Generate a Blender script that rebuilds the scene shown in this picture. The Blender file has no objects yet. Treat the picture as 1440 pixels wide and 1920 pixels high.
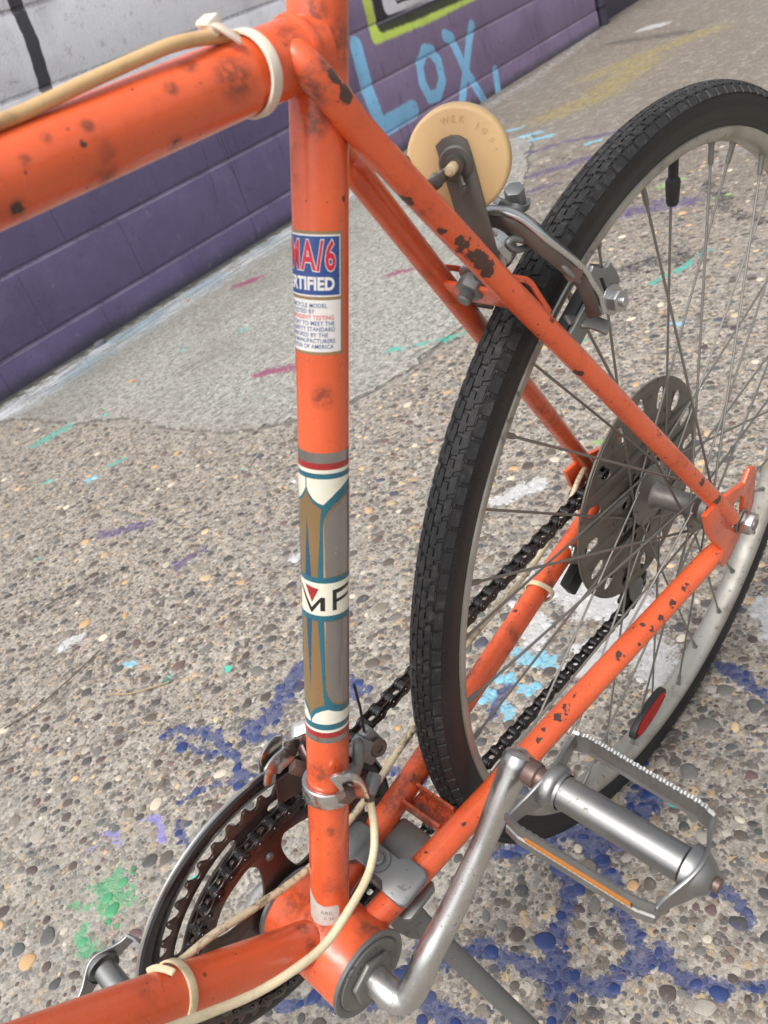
import bpy, bmesh, math, random
import numpy as np
from mathutils import Matrix, Vector
random.seed(7)
rng = np.random.default_rng(7)
sc = bpy.context.scene
COL = sc.collection

# ------------------------------------------------------------------ camera, light, exposure
# bike frame (mm): x forward, y to the bike's left, z up, origin at the bottom bracket.
# world (m): z up, ground at 0, the bike leans on its kickstand.
CAM_O = np.array([91.57439239456603, 281.9632576031782, 535.639883343222])
CAM_R = np.array([[-0.6674593998260228, -0.5574099872535758, 0.4937530310730799],
                  [0.717716843703802, -0.3048570352977049, 0.6260548860070865],
                  [-0.19844516080705424, 0.7722410855033952, 0.6035422305131598]])
FPX = 1572.23
LEAN = np.array([[0.9998589989586114, 0.002461770332032778, -0.016610896674039442],
                 [0.0, 0.9891957194159401, 0.14660091639952363],
                 [0.016792325672261466, -0.14658024551764282, 0.9890562417893656]])
BBH = 270.4
cam_w = (LEAN @ CAM_O + np.array([0, 0, BBH])) / 1000
camrot = LEAN @ CAM_R
cd = bpy.data.cameras.new('camera'); cam = bpy.data.objects.new('camera', cd); COL.objects.link(cam)
M = Matrix([list(camrot[i]) + [cam_w[i]] for i in range(3)] + [[0, 0, 0, 1]])
cam.matrix_world = M
cd.sensor_fit = 'VERTICAL'; cd.sensor_height = 36; cd.lens = 36 * FPX / 1920
cd.clip_start = 0.02; cd.clip_end = 500
cd.dof.use_dof = True; cd.dof.focus_distance = 0.62; cd.dof.aperture_fstop = 17
sc.camera = cam

wd = bpy.data.worlds.new('World'); sc.world = wd; wd.use_nodes = True
wt = wd.node_tree; wt.nodes.clear()
SUN_EL, SUN_AZ = math.radians(57), math.radians(78)
sky = wt.nodes.new('ShaderNodeTexSky'); sky.sky_type = 'NISHITA'; sky.sun_disc = False
sky.sun_elevation = SUN_EL; sky.sun_rotation = SUN_AZ; sky.dust_density = 6; sky.air_density = 1.0; sky.ozone_density = 1
hs = wt.nodes.new('ShaderNodeHueSaturation'); hs.inputs['Saturation'].default_value = 0.22
bg = wt.nodes.new('ShaderNodeBackground'); bg.inputs[1].default_value = 0.14
wo = wt.nodes.new('ShaderNodeOutputWorld')
wt.links.new(sky.outputs[0], hs.inputs['Color']); wt.links.new(hs.outputs[0], bg.inputs[0]); wt.links.new(bg.outputs[0], wo.inputs[0])
sd = bpy.data.lights.new('sun', 'SUN'); sun = bpy.data.objects.new('sun', sd); COL.objects.link(sun)
sd.energy = 1.45; sd.angle = math.radians(20); sd.color = (1.0, 0.965, 0.91)
sdir = Vector((math.sin(SUN_AZ) * math.cos(SUN_EL), math.cos(SUN_AZ) * math.cos(SUN_EL), math.sin(SUN_EL)))
sun.rotation_euler = sdir.to_track_quat('Z', 'Y').to_euler()
sc.view_settings.view_transform = 'Standard'; sc.view_settings.look = 'None'
sc.view_settings.exposure = 0.56; sc.view_settings.gamma = 1; sc.view_settings.use_curve_mapping = False
sc.render.engine = 'CYCLES'
sc.cycles.use_denoising = True; sc.cycles.max_bounces = 6; sc.cycles.glossy_bounces = 4; sc.cycles.diffuse_bounces = 3
sc.cycles.caustics_reflective = False; sc.cycles.caustics_refractive = False; sc.cycles.sample_clamp_indirect = 6

# ------------------------------------------------------------------ photograph geometry helpers
def P(px, py, y=0.0):
    """point of the bike's own frame (mm) at depth plane y"""
    d = CAM_R @ np.array([(px - 720) / FPX, -(py - 960) / FPX, -1]); t = (y - CAM_O[1]) / d[1]
    return CAM_O + t * d
def S(px, py, tube, lift=0.0):
    """point on a frame tube's surface (bike frame, mm)"""
    a, b, r = tube; a = np.asarray(a, float); u = np.asarray(b, float) - a; u /= np.linalg.norm(u)
    d = CAM_R @ np.array([(px - 720) / FPX, -(py - 960) / FPX, -1]); d /= np.linalg.norm(d); w = CAM_O - a
    dp = d - u * (d @ u); wp = w - u * (w @ u); A_ = dp @ dp; B_ = 2 * dp @ wp; C_ = wp @ wp - r * r; D_ = max(B_ * B_ - 4 * A_ * C_, 0)
    return CAM_O + d * (-B_ - D_ ** 0.5) / (2 * A_)
_c72, _s72 = math.cos(math.radians(72)), math.sin(math.radians(72))
TST = ((0, 0, 0), (-_c72, 0, _s72), 12.2); TTT = ((-508.4 * _c72, 0, 508.4 * _s72), (-508.4 * _c72 + 1, 0, 508.4 * _s72 - 0.0147), 13.4)
TSS = ((-165.7, 11.2, 439.2), (-423.8, 62.9, 70.8), 7.1); TCS = ((-13.8, 16.3, 3.1), (-425.2, 58.9, 44.9), 9.2); TCR = ((-13.8, -16.3, 3.1), (-425.2, -58.9, 44.9), 9.2); TSR = ((-165.7, -11.2, 439.2), (-423.8, -62.9, 70.8), 7.1)
def G(px, py):
    """ground point, world mm"""
    d = camrot @ np.array([(px - 720) / FPX, -(py - 960) / FPX, -1]); t = (0 - cam_w[2] * 1000) / d[2]
    return cam_w * 1000 + t * d
WN = np.array([0.1383, -0.9904]); WH = np.array([-0.9904, -0.1383]); WD = 2501.0
def WL(px, py):
    """wall-plane point (along, height) mm"""
    d = camrot @ np.array([(px - 720) / FPX, -(py - 960) / FPX, -1]); c = cam_w * 1000
    t = (WD - c[:2] @ WN) / (d[:2] @ WN); q = c + t * d
    return np.array([q[:2] @ WH, q[2]])
def pix(w):  # world metres -> pixels (for culling)
    q = (w - cam_w) @ camrot; z = -q[..., 2]
    return 720 + FPX * q[..., 0] / z, 960 - FPX * q[..., 1] / z, z

# ------------------------------------------------------------------ node helper
class NT:
    def __init__(s, tree): s.t = tree
    def new(s, ty, **kw):
        n = s.t.nodes.new(ty)
        for k, v in kw.items(): setattr(n, k, v)
        return n
    def put(s, sock, v):
        if v is None: return
        if isinstance(v, bpy.types.NodeSocket): s.t.links.new(v, sock)
        else:
            if isinstance(v, (tuple, list)) and len(v) == 3 and sock.type == 'RGBA': v = (*v, 1)
            sock.default_value = v
    def math(s, op, a, b=None, c=None, clamp=False):
        n = s.new('ShaderNodeMath', operation=op); n.use_clamp = clamp
        for i, v in enumerate((a, b, c)): s.put(n.inputs[i], v)
        return n.outputs[0]
    def vm(s, op, a, b=None, scale=None):
        n = s.new('ShaderNodeVectorMath', operation=op); s.put(n.inputs[0], a); s.put(n.inputs[1], b)
        if scale is not None: s.put(n.inputs['Scale'], scale)
        return n.outputs['Value'] if op in ('LENGTH', 'DOT_PRODUCT', 'DISTANCE') else n.outputs[0]
    def noise(s, vec, scale, detail=3, rough=0.5, dist=0.0, color=False):
        n = s.new('ShaderNodeTexNoise'); s.put(n.inputs['Vector'], vec); n.inputs['Scale'].default_value = scale
        n.inputs['Detail'].default_value = detail; n.inputs['Roughness'].default_value = rough; n.inputs['Distortion'].default_value = dist
        return n.outputs['Color' if color else 'Fac']
    def vor(s, vec, scale, feature='F1', rnd=1.0):
        n = s.new('ShaderNodeTexVoronoi', feature=feature); s.put(n.inputs['Vector'], vec); n.inputs['Scale'].default_value = scale
        n.inputs['Randomness'].default_value = rnd
        return n
    def ramp(s, fac, stops, interp='LINEAR'):
        n = s.new('ShaderNodeValToRGB'); s.put(n.inputs[0], fac); cr = n.color_ramp; cr.interpolation = interp
        while len(cr.elements) < len(stops): cr.elements.new(0.5)
        for e, (p, c) in zip(cr.elements, stops):
            e.position = p; e.color = (c, c, c, 1) if not isinstance(c, (tuple, list)) else (*c, 1)
        return n.outputs[0]
    def smooth(s, v, a, b):
        n = s.new('ShaderNodeMapRange', interpolation_type='SMOOTHSTEP'); s.put(n.inputs[0], v)
        n.inputs[1].default_value = a; n.inputs[2].default_value = b; n.inputs[3].default_value = 0; n.inputs[4].default_value = 1
        return n.outputs[0]
    def mix(s, fac, a, b, bt='MIX'):
        n = s.new('ShaderNodeMix', data_type='RGBA', blend_type=bt); s.put(n.inputs[0], fac); s.put(n.inputs[6], a); s.put(n.inputs[7], b)
        return n.outputs[2]
    def bump(s, h, strength=0.3, dist=0.001, normal=None):
        n = s.new('ShaderNodeBump'); n.inputs['Strength'].default_value = strength; n.inputs['Distance'].default_value = dist
        s.put(n.inputs['Height'], h); s.put(n.inputs['Normal'], normal)
        return n.outputs[0]
    def seg(s, p, a, b):
        """distance from p to the segment a-b (metres)"""
        ab = np.array(b) - np.array(a); L = float(ab @ ab) + 1e-12
        pa = s.vm('SUBTRACT', p, tuple(float(v) for v in a))
        h = s.math('MULTIPLY', s.vm('DOT_PRODUCT', pa, tuple(float(v) for v in ab)), 1 / L, clamp=True)
        q = s.vm('SCALE', tuple(float(v) for v in ab), None, h)
        return s.vm('LENGTH', s.vm('SUBTRACT', pa, q))
def mat(name, fn):
    m = bpy.data.materials.new(name); m.use_nodes = True; t = m.node_tree; t.nodes.clear()
    n = NT(t); b = t.nodes.new('ShaderNodeBsdfPrincipled'); o = t.nodes.new('ShaderNodeOutputMaterial'); t.links.new(b.outputs[0], o.inputs[0])
    tc = t.nodes.new('ShaderNodeTexCoord')
    r = fn(n, tc.outputs['Object'])
    for k, v in r.items(): n.put(b.inputs[k], v)
    return m

# ------------------------------------------------------------------ materials
OFF = LEAN.T @ np.array([0, 0, BBH])
def orange(chips=0.5, dirt=0.35, fade=0.0, spots=()):
    def f(n, co):
        big = n.noise(co, 14, 3); sm = n.noise(co, 55, 4, 0.6); fine = n.noise(co, 300, 5, 0.7)
        base = n.mix(n.smooth(big, 0.3, 0.7), (0.76, 0.122, 0.042), (0.63, 0.085, 0.028))
        base = n.mix(0.25 + fade, base, n.mix(n.noise(co, 500, 2), (0.78, 0.12, 0.03), (0.9, 0.2, 0.06)))
        # grime clouds
        d = n.math('MULTIPLY', n.smooth(sm, 0.50, 0.74), n.smooth(big, 0.38, 0.62))
        base = n.mix(n.math('MULTIPLY', d, dirt), base, (0.10, 0.035, 0.022))
        sp = n.vor(co, 90); sprad = n.smooth(sp.outputs['Distance'], 0.16, 0.05)
        spk = n.math('MULTIPLY', sprad, n.math('GREATER_THAN', n.math('ADD', sp.outputs['Color'], 0), 1 - 0.30 * chips - 0.04))
        base = n.mix(n.math('MULTIPLY', spk, 0.8), base, (0.10, 0.028, 0.02))
        # chips through to dark primer
        c = n.math('ADD', n.math('MULTIPLY', sm, 0.62), n.math('MULTIPLY', fine, 0.38))
        loc = None; soft = None
        for q, r_, ty in spots:
            dq = n.vm('LENGTH', n.vm('SUBTRACT', co, tuple(float(v) for v in (np.asarray(q, float) + OFF) / 1000)))
            v = n.smooth(dq, r_ / 1000, r_ / 3500)
            v = n.smooth(dq, 1.7 * r_ / 1000, 0.1 * r_ / 1000) if ty else v
            if ty: loc = v if loc is None else n.math('MAXIMUM', loc, v)
            else: soft = v if soft is None else n.math('MAXIMUM', soft, v)
        if loc is not None: c = n.math('ADD', c, n.math('MULTIPLY', loc, 0.19))
        if soft is not None: base = n.mix(n.math('MULTIPLY', soft, n.math('ADD', 0.15, n.math('MULTIPLY', n.smooth(fine, 0.35, 0.6), 0.6))), base, (0.11, 0.035, 0.022))
        th = 0.735 - 0.13 * chips
        ch = n.smooth(c, th, th + 0.012)
        mp = n.new('ShaderNodeMapping'); n.put(mp.inputs[0], co); mp.inputs['Scale'].default_value = (1.0, 2.2, 1.6)
        scr = n.noise(mp.outputs[0], 110, 2, 0.5, 1.5)
        sc1 = n.math('MULTIPLY', n.smooth(n.math('ABSOLUTE', n.math('SUBTRACT', scr, 0.5)), 0.008, 0.003), n.smooth(sm, 0.66 - 0.1 * chips, 0.70 - 0.1 * chips))
        ch = n.math('MAXIMUM', ch, sc1)
        s3 = n.vor(co, 210); f3 = n.math('MULTIPLY', n.smooth(n.math('ADD', s3.outputs['Distance'], n.math('MULTIPLY', fine, 0.15)), 0.24, 0.16), n.math('GREATER_THAN', n.vm('DOT_PRODUCT', s3.outputs['Color'], (1, 0, 0)), 0.93 - 0.16 * chips))
        mp2 = n.new('ShaderNodeMapping'); n.put(mp2.inputs[0], co); mp2.inputs['Scale'].default_value = (3.0, 1.0, 0.6)
        sc2 = n.math('MULTIPLY', n.smooth(n.math('ABSOLUTE', n.math('SUBTRACT', n.noise(mp2.outputs[0], 70, 2, 0.5, 2.0), 0.5)), 0.006, 0.002), n.smooth(big, 0.50, 0.56))
        base = n.mix(n.math('MULTIPLY', sc2, 0.55), base, (0.22, 0.05, 0.03)); ch = n.math('MAXIMUM', ch, n.math('MULTIPLY', f3, 0.85))
        col = n.mix(ch, base, n.mix(fine, (0.03, 0.016, 0.015), (0.11, 0.045, 0.03)))
        rough = n.math('ADD', n.math('MULTIPLY', n.math('MAXIMUM', ch, d), 0.35), n.math('ADD', 0.22, n.math('MULTIPLY', sm, 0.12)))
        h = n.math('SUBTRACT', n.math('MULTIPLY', n.noise(co, 120, 2), 0.12), ch)
        return {'Base Color': col, 'Roughness': rough, 'Normal': n.bump(h, 0.35, 0.0003), 'Coat Weight': 0.35, 'Coat Roughness': 0.18}
    return mat('orange enamel', f)
def metal(name, col, rough=0.3, spot=(0.12, 0.085, 0.05), amt=0.5, scale=300, metallic=1.0, bump=0.25, grime=0.0):
    def f(n, co):
        a = n.noise(co, scale, 4, 0.65); b = n.noise(co, scale * 0.12, 3)
        v = n.math('ADD', n.math('MULTIPLY', a, 0.7), n.math('MULTIPLY', b, 0.3))
        s = n.smooth(v, 0.66 - 0.12 * amt, 0.70 - 0.06 * amt)
        c = n.mix(b, tuple(x * 0.85 for x in col), tuple(min(1, x * 1.12) for x in col))
        g = n.math('MULTIPLY', n.smooth(b, 0.45, 0.65), grime)
        c = n.mix(g, c, spot)
        c = n.mix(n.math('MULTIPLY', s, 0.85), c, spot)
        return {'Base Color': c, 'Metallic': n.math('MULTIPLY', n.math('SUBTRACT', 1, n.math('MAXIMUM', n.math('MULTIPLY', s, 0.8), g)), metallic),
                'Roughness': n.math('ADD', n.math('MULTIPLY', a, 0.16), n.math('ADD', rough - 0.08, n.math('MULTIPLY', s, 0.3))),
                'Normal': n.bump(n.math('SUBTRACT', a, s), bump, 0.0002)}
    return mat(name, f)
def plain(name, col, rough=0.5, var=0.15, scale=200, metallic=0.0, bump=0.2, dirt=None, damt=0.0, **kw):
    def f(n, co):
        a = n.noise(co, scale, 4, 0.6); b = n.noise(co, scale * 0.15, 3)
        c = n.mix(a, tuple(x * (1 - var) for x in col), tuple(min(1, x * (1 + var)) for x in col))
        if dirt: c = n.mix(n.math('MULTIPLY', n.smooth(n.math('ADD', n.math('MULTIPLY', a, .6), n.math('MULTIPLY', b, .4)), 0.47, 0.66), damt), c, dirt)
        r = {'Base Color': c, 'Roughness': n.math('ADD', rough - 0.05, n.math('MULTIPLY', a, 0.1)), 'Metallic': metallic, 'Normal': n.bump(a, bump, 0.0003)}
        r.update(kw); return r
    return mat(name, f)

def collar(c, ax, r, n_, rad):
    ax = np.asarray(ax, float) / np.linalg.norm(ax); u = np.cross(ax, (0, 1, 0)); u /= np.linalg.norm(u); w = np.cross(ax, u)
    return [(np.asarray(c, float) + r * (math.cos(t) * u + math.sin(t) * w), rad, 0) for t in np.linspace(0, 2 * math.pi, n_, endpoint=False)]
_DT0 = P(560, 1775, 0); _DTD = P(100, 1950, 0) - _DT0; _DTD = _DTD / np.linalg.norm(_DTD)
GRIME = collar(np.array([-_c72, 0, _s72]) * 25, (-_c72, 0, _s72), 12.5, 7, 7.5) + collar(_DT0 + _DTD * 3, _DTD, 14, 7, 7)
def sp(tube, *lst): return [(S(x_, y_, tube), r_, t_) for x_, y_, r_, t_ in lst]
M_OR = orange(0.4, 0.35, spots=sp(TST, (606, 745, 8, 0), (606, 745, 2.2, 1), (645, 372, 2.2, 1), (590, 228, 9, 0), (648, 80, 14, 0), (634, 470, 2, 1), (585, 20, 9, 0), (632, 640, 1.5, 1), (600, 1450, 10, 0), (620, 1560, 5, 0)) + GRIME)
M_OR_TOP = orange(0.5, 0.75, spots=sp(TTT, (35, 392, 5, 0), (35, 392, 2.6, 1), (165, 235, 3.2, 0), (155, 270, 2.2, 1), (328, 268, 4.5, 0), (330, 268, 2.2, 1), (48, 302, 3, 0), (440, 145, 11, 0), (320, 165, 4, 0), (352, 122, 5, 0), (85, 258, 3, 0)) + [(P(540, 40, 12), 10, 0), (P(530, 75, 12), 4, 1)])
M_OR_STAY = orange(0.75, 0.35, spots=sp(TSS, (765, 372, 4.5, 1), (868, 468, 5.5, 1), (885, 480, 5.5, 1), (903, 492, 5, 1), (912, 512, 4, 1), (860, 448, 4, 1), (700, 250, 5, 0), (790, 395, 4, 0), (830, 430, 4, 1), (1038, 600, 3, 1), (1085, 700, 4, 1), (1180, 760, 4, 1), (1240, 815, 5, 1), (1252, 828, 4, 1), (1300, 890, 5, 1), (1318, 905, 4, 1), (1345, 940, 5, 1)) + [(P(632, 140, 22), 3.5, 1), (P(650, 175, 22), 3.5, 1), (P(610, 120, 20), 5, 0), (P(580, 165, 14), 12, 0)])
M_OR_CS = orange(0.85, 0.3, spots=sp(TCS, (1060, 1322, 7, 1), (1075, 1305, 5, 1), (1045, 1345, 4, 1), (1008, 1384, 5, 1), (1020, 1368, 3, 1), (1290, 1100, 6, 1), (1285, 1075, 4, 1), (1240, 1160, 5, 1), (1222, 1180, 5, 1), (1155, 1232, 5, 1), (1262, 1130, 5, 1), (1175, 1262, 6, 1), (1140, 1290, 4, 1), (1200, 1205, 4, 1), (1205, 1170, 3, 1), (895, 1530, 2.5, 1), (870, 1545, 2, 1), (800, 1600, 2.5, 1)))
M_OR_CSR = orange(0.75, 0.9, spots=sp(TCR, (945, 1160, 3.5, 1), (965, 1145, 3.5, 1), (925, 1185, 4, 1), (1010, 1040, 9, 0), (1035, 1005, 8, 0), (800, 1410, 16, 0), (740, 1500, 16, 0), (930, 1230, 3, 1)))
M_OR_BB = orange(0.4, 0.9, spots=[((-105, 0, 13), 34, 0), ((-105, 0, 13), 30, 0), (P(560, 1700, -20), 16, 0), (P(600, 1745, 10), 14, 0), (P(700, 1700, 10), 12, 0), (P(640, 1860, 20), 10, 0), (P(660, 1780, 26), 3, 1), (P(720, 1700, 20), 4, 1)] + GRIME)
M_CHROME = metal('worn chrome', (0.60, 0.60, 0.59), 0.22, amt=0.55, grime=0.25)
M_CRANK = metal('pitted crank chrome', (0.58, 0.58, 0.575), 0.30, spot=(0.10, 0.075, 0.04), amt=0.80, scale=400, grime=0.22)
M_ALU = metal('dull aluminium', (0.52, 0.525, 0.53), 0.42, spot=(0.2, 0.2, 0.2), amt=0.35, scale=260, grime=0.15)
M_PEDAL = metal('pedal steel', (0.31, 0.315, 0.315), 0.47, spot=(0.16, 0.12, 0.07), amt=0.55, scale=330, grime=0.12)
M_GREY = metal('grey cast metal', (0.25, 0.26, 0.26), 0.46, spot=(0.10, 0.10, 0.10), amt=0.5, scale=220, metallic=0.75, grime=0.3)
M_DUSTY = metal('dark plated steel', (0.24, 0.24, 0.225), 0.46, spot=(0.05, 0.05, 0.045), amt=0.4, scale=250, metallic=0.6, grime=0.3)
M_STRAP = metal('stainless strap', (0.165, 0.16, 0.15), 0.45, spot=(0.13, 0.12, 0.11), amt=0.35, metallic=0.8, grime=0.2)
M_BROWN = metal('oily brown steel', (0.085, 0.058, 0.050), 0.30, spot=(0.025, 0.02, 0.02), amt=0.4, scale=150, metallic=0.55, bump=0.1, grime=0.3)
M_BRWEB = metal('oil-stained steel', (0.16, 0.13, 0.115), 0.34, spot=(0.05, 0.035, 0.03), amt=0.5, scale=120, metallic=0.75, grime=0.4)
M_RUSTY = metal('rusty bolt steel', (0.15, 0.10, 0.085), 0.45, spot=(0.09, 0.045, 0.03), amt=0.7, scale=300, metallic=0.5, grime=0.4)
M_BLACKGL = metal('black enamel guard', (0.016, 0.016, 0.018), 0.22, spot=(0.05, 0.045, 0.04), amt=0.2, scale=200, metallic=0.0, bump=0.06)
M_CHAIN = metal('oily chain steel', (0.055, 0.050, 0.050), 0.22, spot=(0.015, 0.013, 0.012), amt=0.6, scale=350, metallic=0.75, grime=0.3)
M_SPOKE = metal('galvanised spoke', (0.27, 0.26, 0.24), 0.42, spot=(0.10, 0.075, 0.05), amt=0.5, scale=400, metallic=0.75, grime=0.2)
M_RIM = metal('weathered rim chrome', (0.47, 0.455, 0.41), 0.42, spot=(0.17, 0.14, 0.10), amt=0.80, scale=150, metallic=0.7, grime=0.6)
M_DISC = metal('dull zinc disc', (0.19, 0.18, 0.155), 0.42, spot=(0.075, 0.05, 0.035), amt=0.8, scale=120, metallic=0.65, grime=0.35)
M_HUB = metal('dirty hub steel', (0.26, 0.25, 0.235), 0.42, spot=(0.07, 0.055, 0.045), amt=0.6, scale=160, metallic=0.7, grime=0.6)
M_CREAM = plain('cream cable casing', (0.70, 0.60, 0.40), 0.42, 0.08, 300, dirt=(0.16, 0.11, 0.06), damt=0.25)
M_CREAMD = plain('dirty cream casing', (0.60, 0.50, 0.34), 0.5, 0.1, 300, dirt=(0.09, 0.065, 0.045), damt=0.85)
M_TAN = plain('tan cable casing', (0.60, 0.40, 0.20), 0.38, 0.1, 160, dirt=(0.20, 0.12, 0.06), damt=0.6)
M_TIEW = plain('frosted nylon', (0.74, 0.66, 0.56), 0.35, 0.06, 200, **{'Subsurface Weight': 0.2, 'Subsurface Radius': (0.004, 0.003, 0.002)})
M_TIEC = plain('cream nylon tie', (0.66, 0.56, 0.36), 0.45, 0.08, 200, dirt=(0.25, 0.2, 0.12), damt=0.3)
M_DISCTAN = plain('tan reflector plastic', (0.62, 0.43, 0.22), 0.42, 0.05, 60, bump=0.08, dirt=(0.42, 0.27, 0.13), damt=0.35)
M_AMBER = plain('amber reflector', (0.44, 0.16, 0.02), 0.2, 0.1, 300)
M_RED = plain('red reflector', (0.42, 0.02, 0.02), 0.22, 0.1, 300)
M_BLKPL = plain('black plastic', (0.022, 0.022, 0.023), 0.5, 0.2, 300)
M_PAD = plain('brake rubber', (0.03, 0.032, 0.035), 0.7, 0.2, 300)
M_WHITELBL = plain('worn silver label', (0.55, 0.53, 0.50), 0.42, 0.06, 300, dirt=(0.3, 0.27, 0.24), damt=0.4)
def ink(name, c, r=0.28): return plain(name, c, r, 0.04, 150, bump=0.03, **{'Coat Weight': 0.3, 'Coat Roughness': 0.15})
I_BLUE = ink('ink blue', (0.022, 0.075, 0.27)); I_RED = ink('ink red', (0.60, 0.02, 0.045)); I_WHITE = ink('ink white', (0.80, 0.79, 0.76))
I_GOLD = ink('ink gold', (0.30, 0.20, 0.09)); I_TEXT = ink('ink text blue', (0.05, 0.09, 0.28)); I_PINK = ink('ink text red', (0.70, 0.10, 0.10))
I_TEAL = ink('ink teal', (0.018, 0.12, 0.17)); I_NAVY = ink('ink navy', (0.012, 0.07, 0.14)); I_CREAM = ink('ink cream', (0.74, 0.72, 0.60)); I_DRED = ink('ink dark red', (0.33, 0.022, 0.022))
I_TANG = metal('bronze foil', (0.33, 0.225, 0.11), 0.30, spot=(0.26, 0.16, 0.08), amt=0.1, metallic=0.55, bump=0.03)
I_FOIL = metal('silver foil', (0.36, 0.345, 0.335), 0.24, spot=(0.24, 0.22, 0.21), amt=0.1, metallic=0.85, bump=0.03)
I_BLACK = ink('ink black', (0.015, 0.013, 0.015)); I_GREYT = ink('ink grey', (0.20, 0.19, 0.18))
def tyre_fn(n, co):
    a = n.noise(co, 260, 4, 0.65); b = n.noise(co, 30, 3)
    dust = n.math('MULTIPLY', n.smooth(n.math('ADD', n.math('MULTIPLY', a, .65), n.math('MULTIPLY', b, .35)), 0.49, 0.67), 0.6)
    c = n.mix(dust, (0.018, 0.018, 0.019), (0.085, 0.081, 0.075))
    return {'Base Color': c, 'Roughness': n.math('ADD', 0.5, n.math('MULTIPLY', a, 0.2)), 'Normal': n.bump(a, 0.3, 0.0004), 'Specular IOR Level': 0.4}
M_TYRE = mat('tyre rubber', tyre_fn)

# ------------------------------------------------------------------ mesh helpers (bike frame, mm)
class MB:
    def __init__(s): s.v = []; s.f = []; s.n = 0
    def add(s, V, F):
        V = np.asarray(V, float); s.v.append(V); s.f += [tuple(int(i) + s.n for i in f) for f in F]; s.n += len(V); return s
    def tube(s, pts, r, seg=16, cap=True, sq=None, up=None):
        pts = np.asarray(pts, float); n = len(pts); r = np.full(n, r, float) if np.isscalar(r) else np.asarray(r, float)
        T = np.gradient(pts, axis=0); T /= np.linalg.norm(T, axis=1)[:, None]
        u = np.array([0, 0, 1.]) if up is None else np.asarray(up, float)
        if abs(T[0] @ u) > 0.95: u = np.array([1., 0, 0])
        u = u - T[0] * (u @ T[0]); u /= np.linalg.norm(u); V = []
        A = np.linspace(0, 2 * np.pi, seg, endpoint=False)
        for i in range(n):
            u = u - T[i] * (u @ T[i]); u /= np.linalg.norm(u); w = np.cross(T[i], u)
            k = 1.0 if sq is None else (sq if np.isscalar(sq) else sq[i])
            V.append(pts[i] + r[i] * (np.cos(A)[:, None] * u + k * np.sin(A)[:, None] * w))
        V = np.concatenate(V); F = []
        for i in range(n - 1):
            for j in range(seg):
                a = i * seg + j; b = i * seg + (j + 1) % seg; F.append((a, b, b + seg, a + seg))
        if cap: F.append(tuple(range(seg))[::-1]); F.append(tuple(range((n - 1) * seg, n * seg)))
        return s.add(V, F)
    def lathe(s, prof, c, axis=(0, 1, 0), seg=48, closed=False):
        """prof: list of (radius, offset along axis)"""
        ax = np.asarray(axis, float); ax /= np.linalg.norm(ax); u = np.array([0, 0, 1.]) if abs(ax[2]) < .9 else np.array([1., 0, 0])
        u = u - ax * (u @ ax); u /= np.linalg.norm(u); w = np.cross(ax, u); c = np.asarray(c, float)
        A = np.linspace(0, 2 * np.pi, seg, endpoint=False); V = []
        for r, o in prof: V.append(c + ax * o + r * (np.cos(A)[:, None] * u + np.sin(A)[:, None] * w))
        V = np.concatenate(V); F = []; m = len(prof)
        for i in range(m if closed else m - 1):
            for j in range(seg):
                a = i * seg + j; b = i * seg + (j + 1) % seg; i2 = (i + 1) % m; F.append((a, b, i2 * seg + (j + 1) % seg, i2 * seg + j))
        return s.add(V, F)
    def box(s, c, size, R=None):
        h = np.asarray(size, float) / 2; V = np.array([(x, y, z) for x in (-1, 1) for y in (-1, 1) for z in (-1, 1)], float) * h
        if R is not None: V = V @ np.asarray(R).T
        return s.add(V + np.asarray(c, float), [(0, 1, 3, 2), (4, 6, 7, 5), (0, 4, 5, 1), (2, 3, 7, 6), (0, 2, 6, 4), (1, 5, 7, 3)])
    def ribbon(s, pts, nrm, wid, th):
        """strip following pts; nrm = strip normal per point (or one), wid width, th thickness"""
        pts = np.asarray(pts, float); n = len(pts); T = np.gradient(pts, axis=0); T /= np.linalg.norm(T, axis=1)[:, None]
        N = np.tile(np.asarray(nrm, float), (n, 1)) if np.ndim(nrm) == 1 else np.asarray(nrm, float)
        wid = np.full(n, wid, float) if np.isscalar(wid) else np.asarray(wid, float); V = []
        for i in range(n):
            nn = N[i] - T[i] * (N[i] @ T[i]); nn /= np.linalg.norm(nn); b = np.cross(T[i], nn)
            for a, k in ((-1, -1), (1, -1), (1, 1), (-1, 1)): V.append(pts[i] + b * a * wid[i] / 2 + nn * k * th / 2)
        F = []
        for i in range(n - 1):
            for j in range(4): a = i * 4 + j; b = i * 4 + (j + 1) % 4; F.append((a, b, b + 4, a + 4))
        F.append((3, 2, 1, 0)); k = (n - 1) * 4; F.append((k, k + 1, k + 2, k + 3))
        return s.add(V, F)
    def build(s, name, m, parent=None, bevel=0.0, angle=40, label=None, raw=False, segs=2):
        V = np.concatenate(s.v); me = bpy.data.meshes.new(name)
        if not raw: V = (V + OFF) / 1000
        me.from_pydata(V.tolist(), [], s.f); me.update()
        bm = bmesh.new(); bm.from_mesh(me); bmesh.ops.recalc_face_normals(bm, faces=bm.faces)
        if bevel:
            es = [e for e in bm.edges if len(e.link_faces) == 2 and e.calc_face_angle(0) > math.radians(50)]
            bmesh.ops.bevel(bm, geom=es, offset=bevel / 1000, offset_type='OFFSET', segments=segs, affect='EDGES', profile=0.5, clamp_overlap=True)
        bm.to_mesh(me); bm.free()
        me.materials.append(m); me.shade_smooth(); me.set_sharp_from_angle(angle=math.radians(angle))
        return link(name, me, parent, label)
def link(name, me, parent=None, label=None):
    o = bpy.data.objects.new(name, me); COL.objects.link(o)
    if parent: o.parent = parent
    if label: o['label'] = label
    return o
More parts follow.
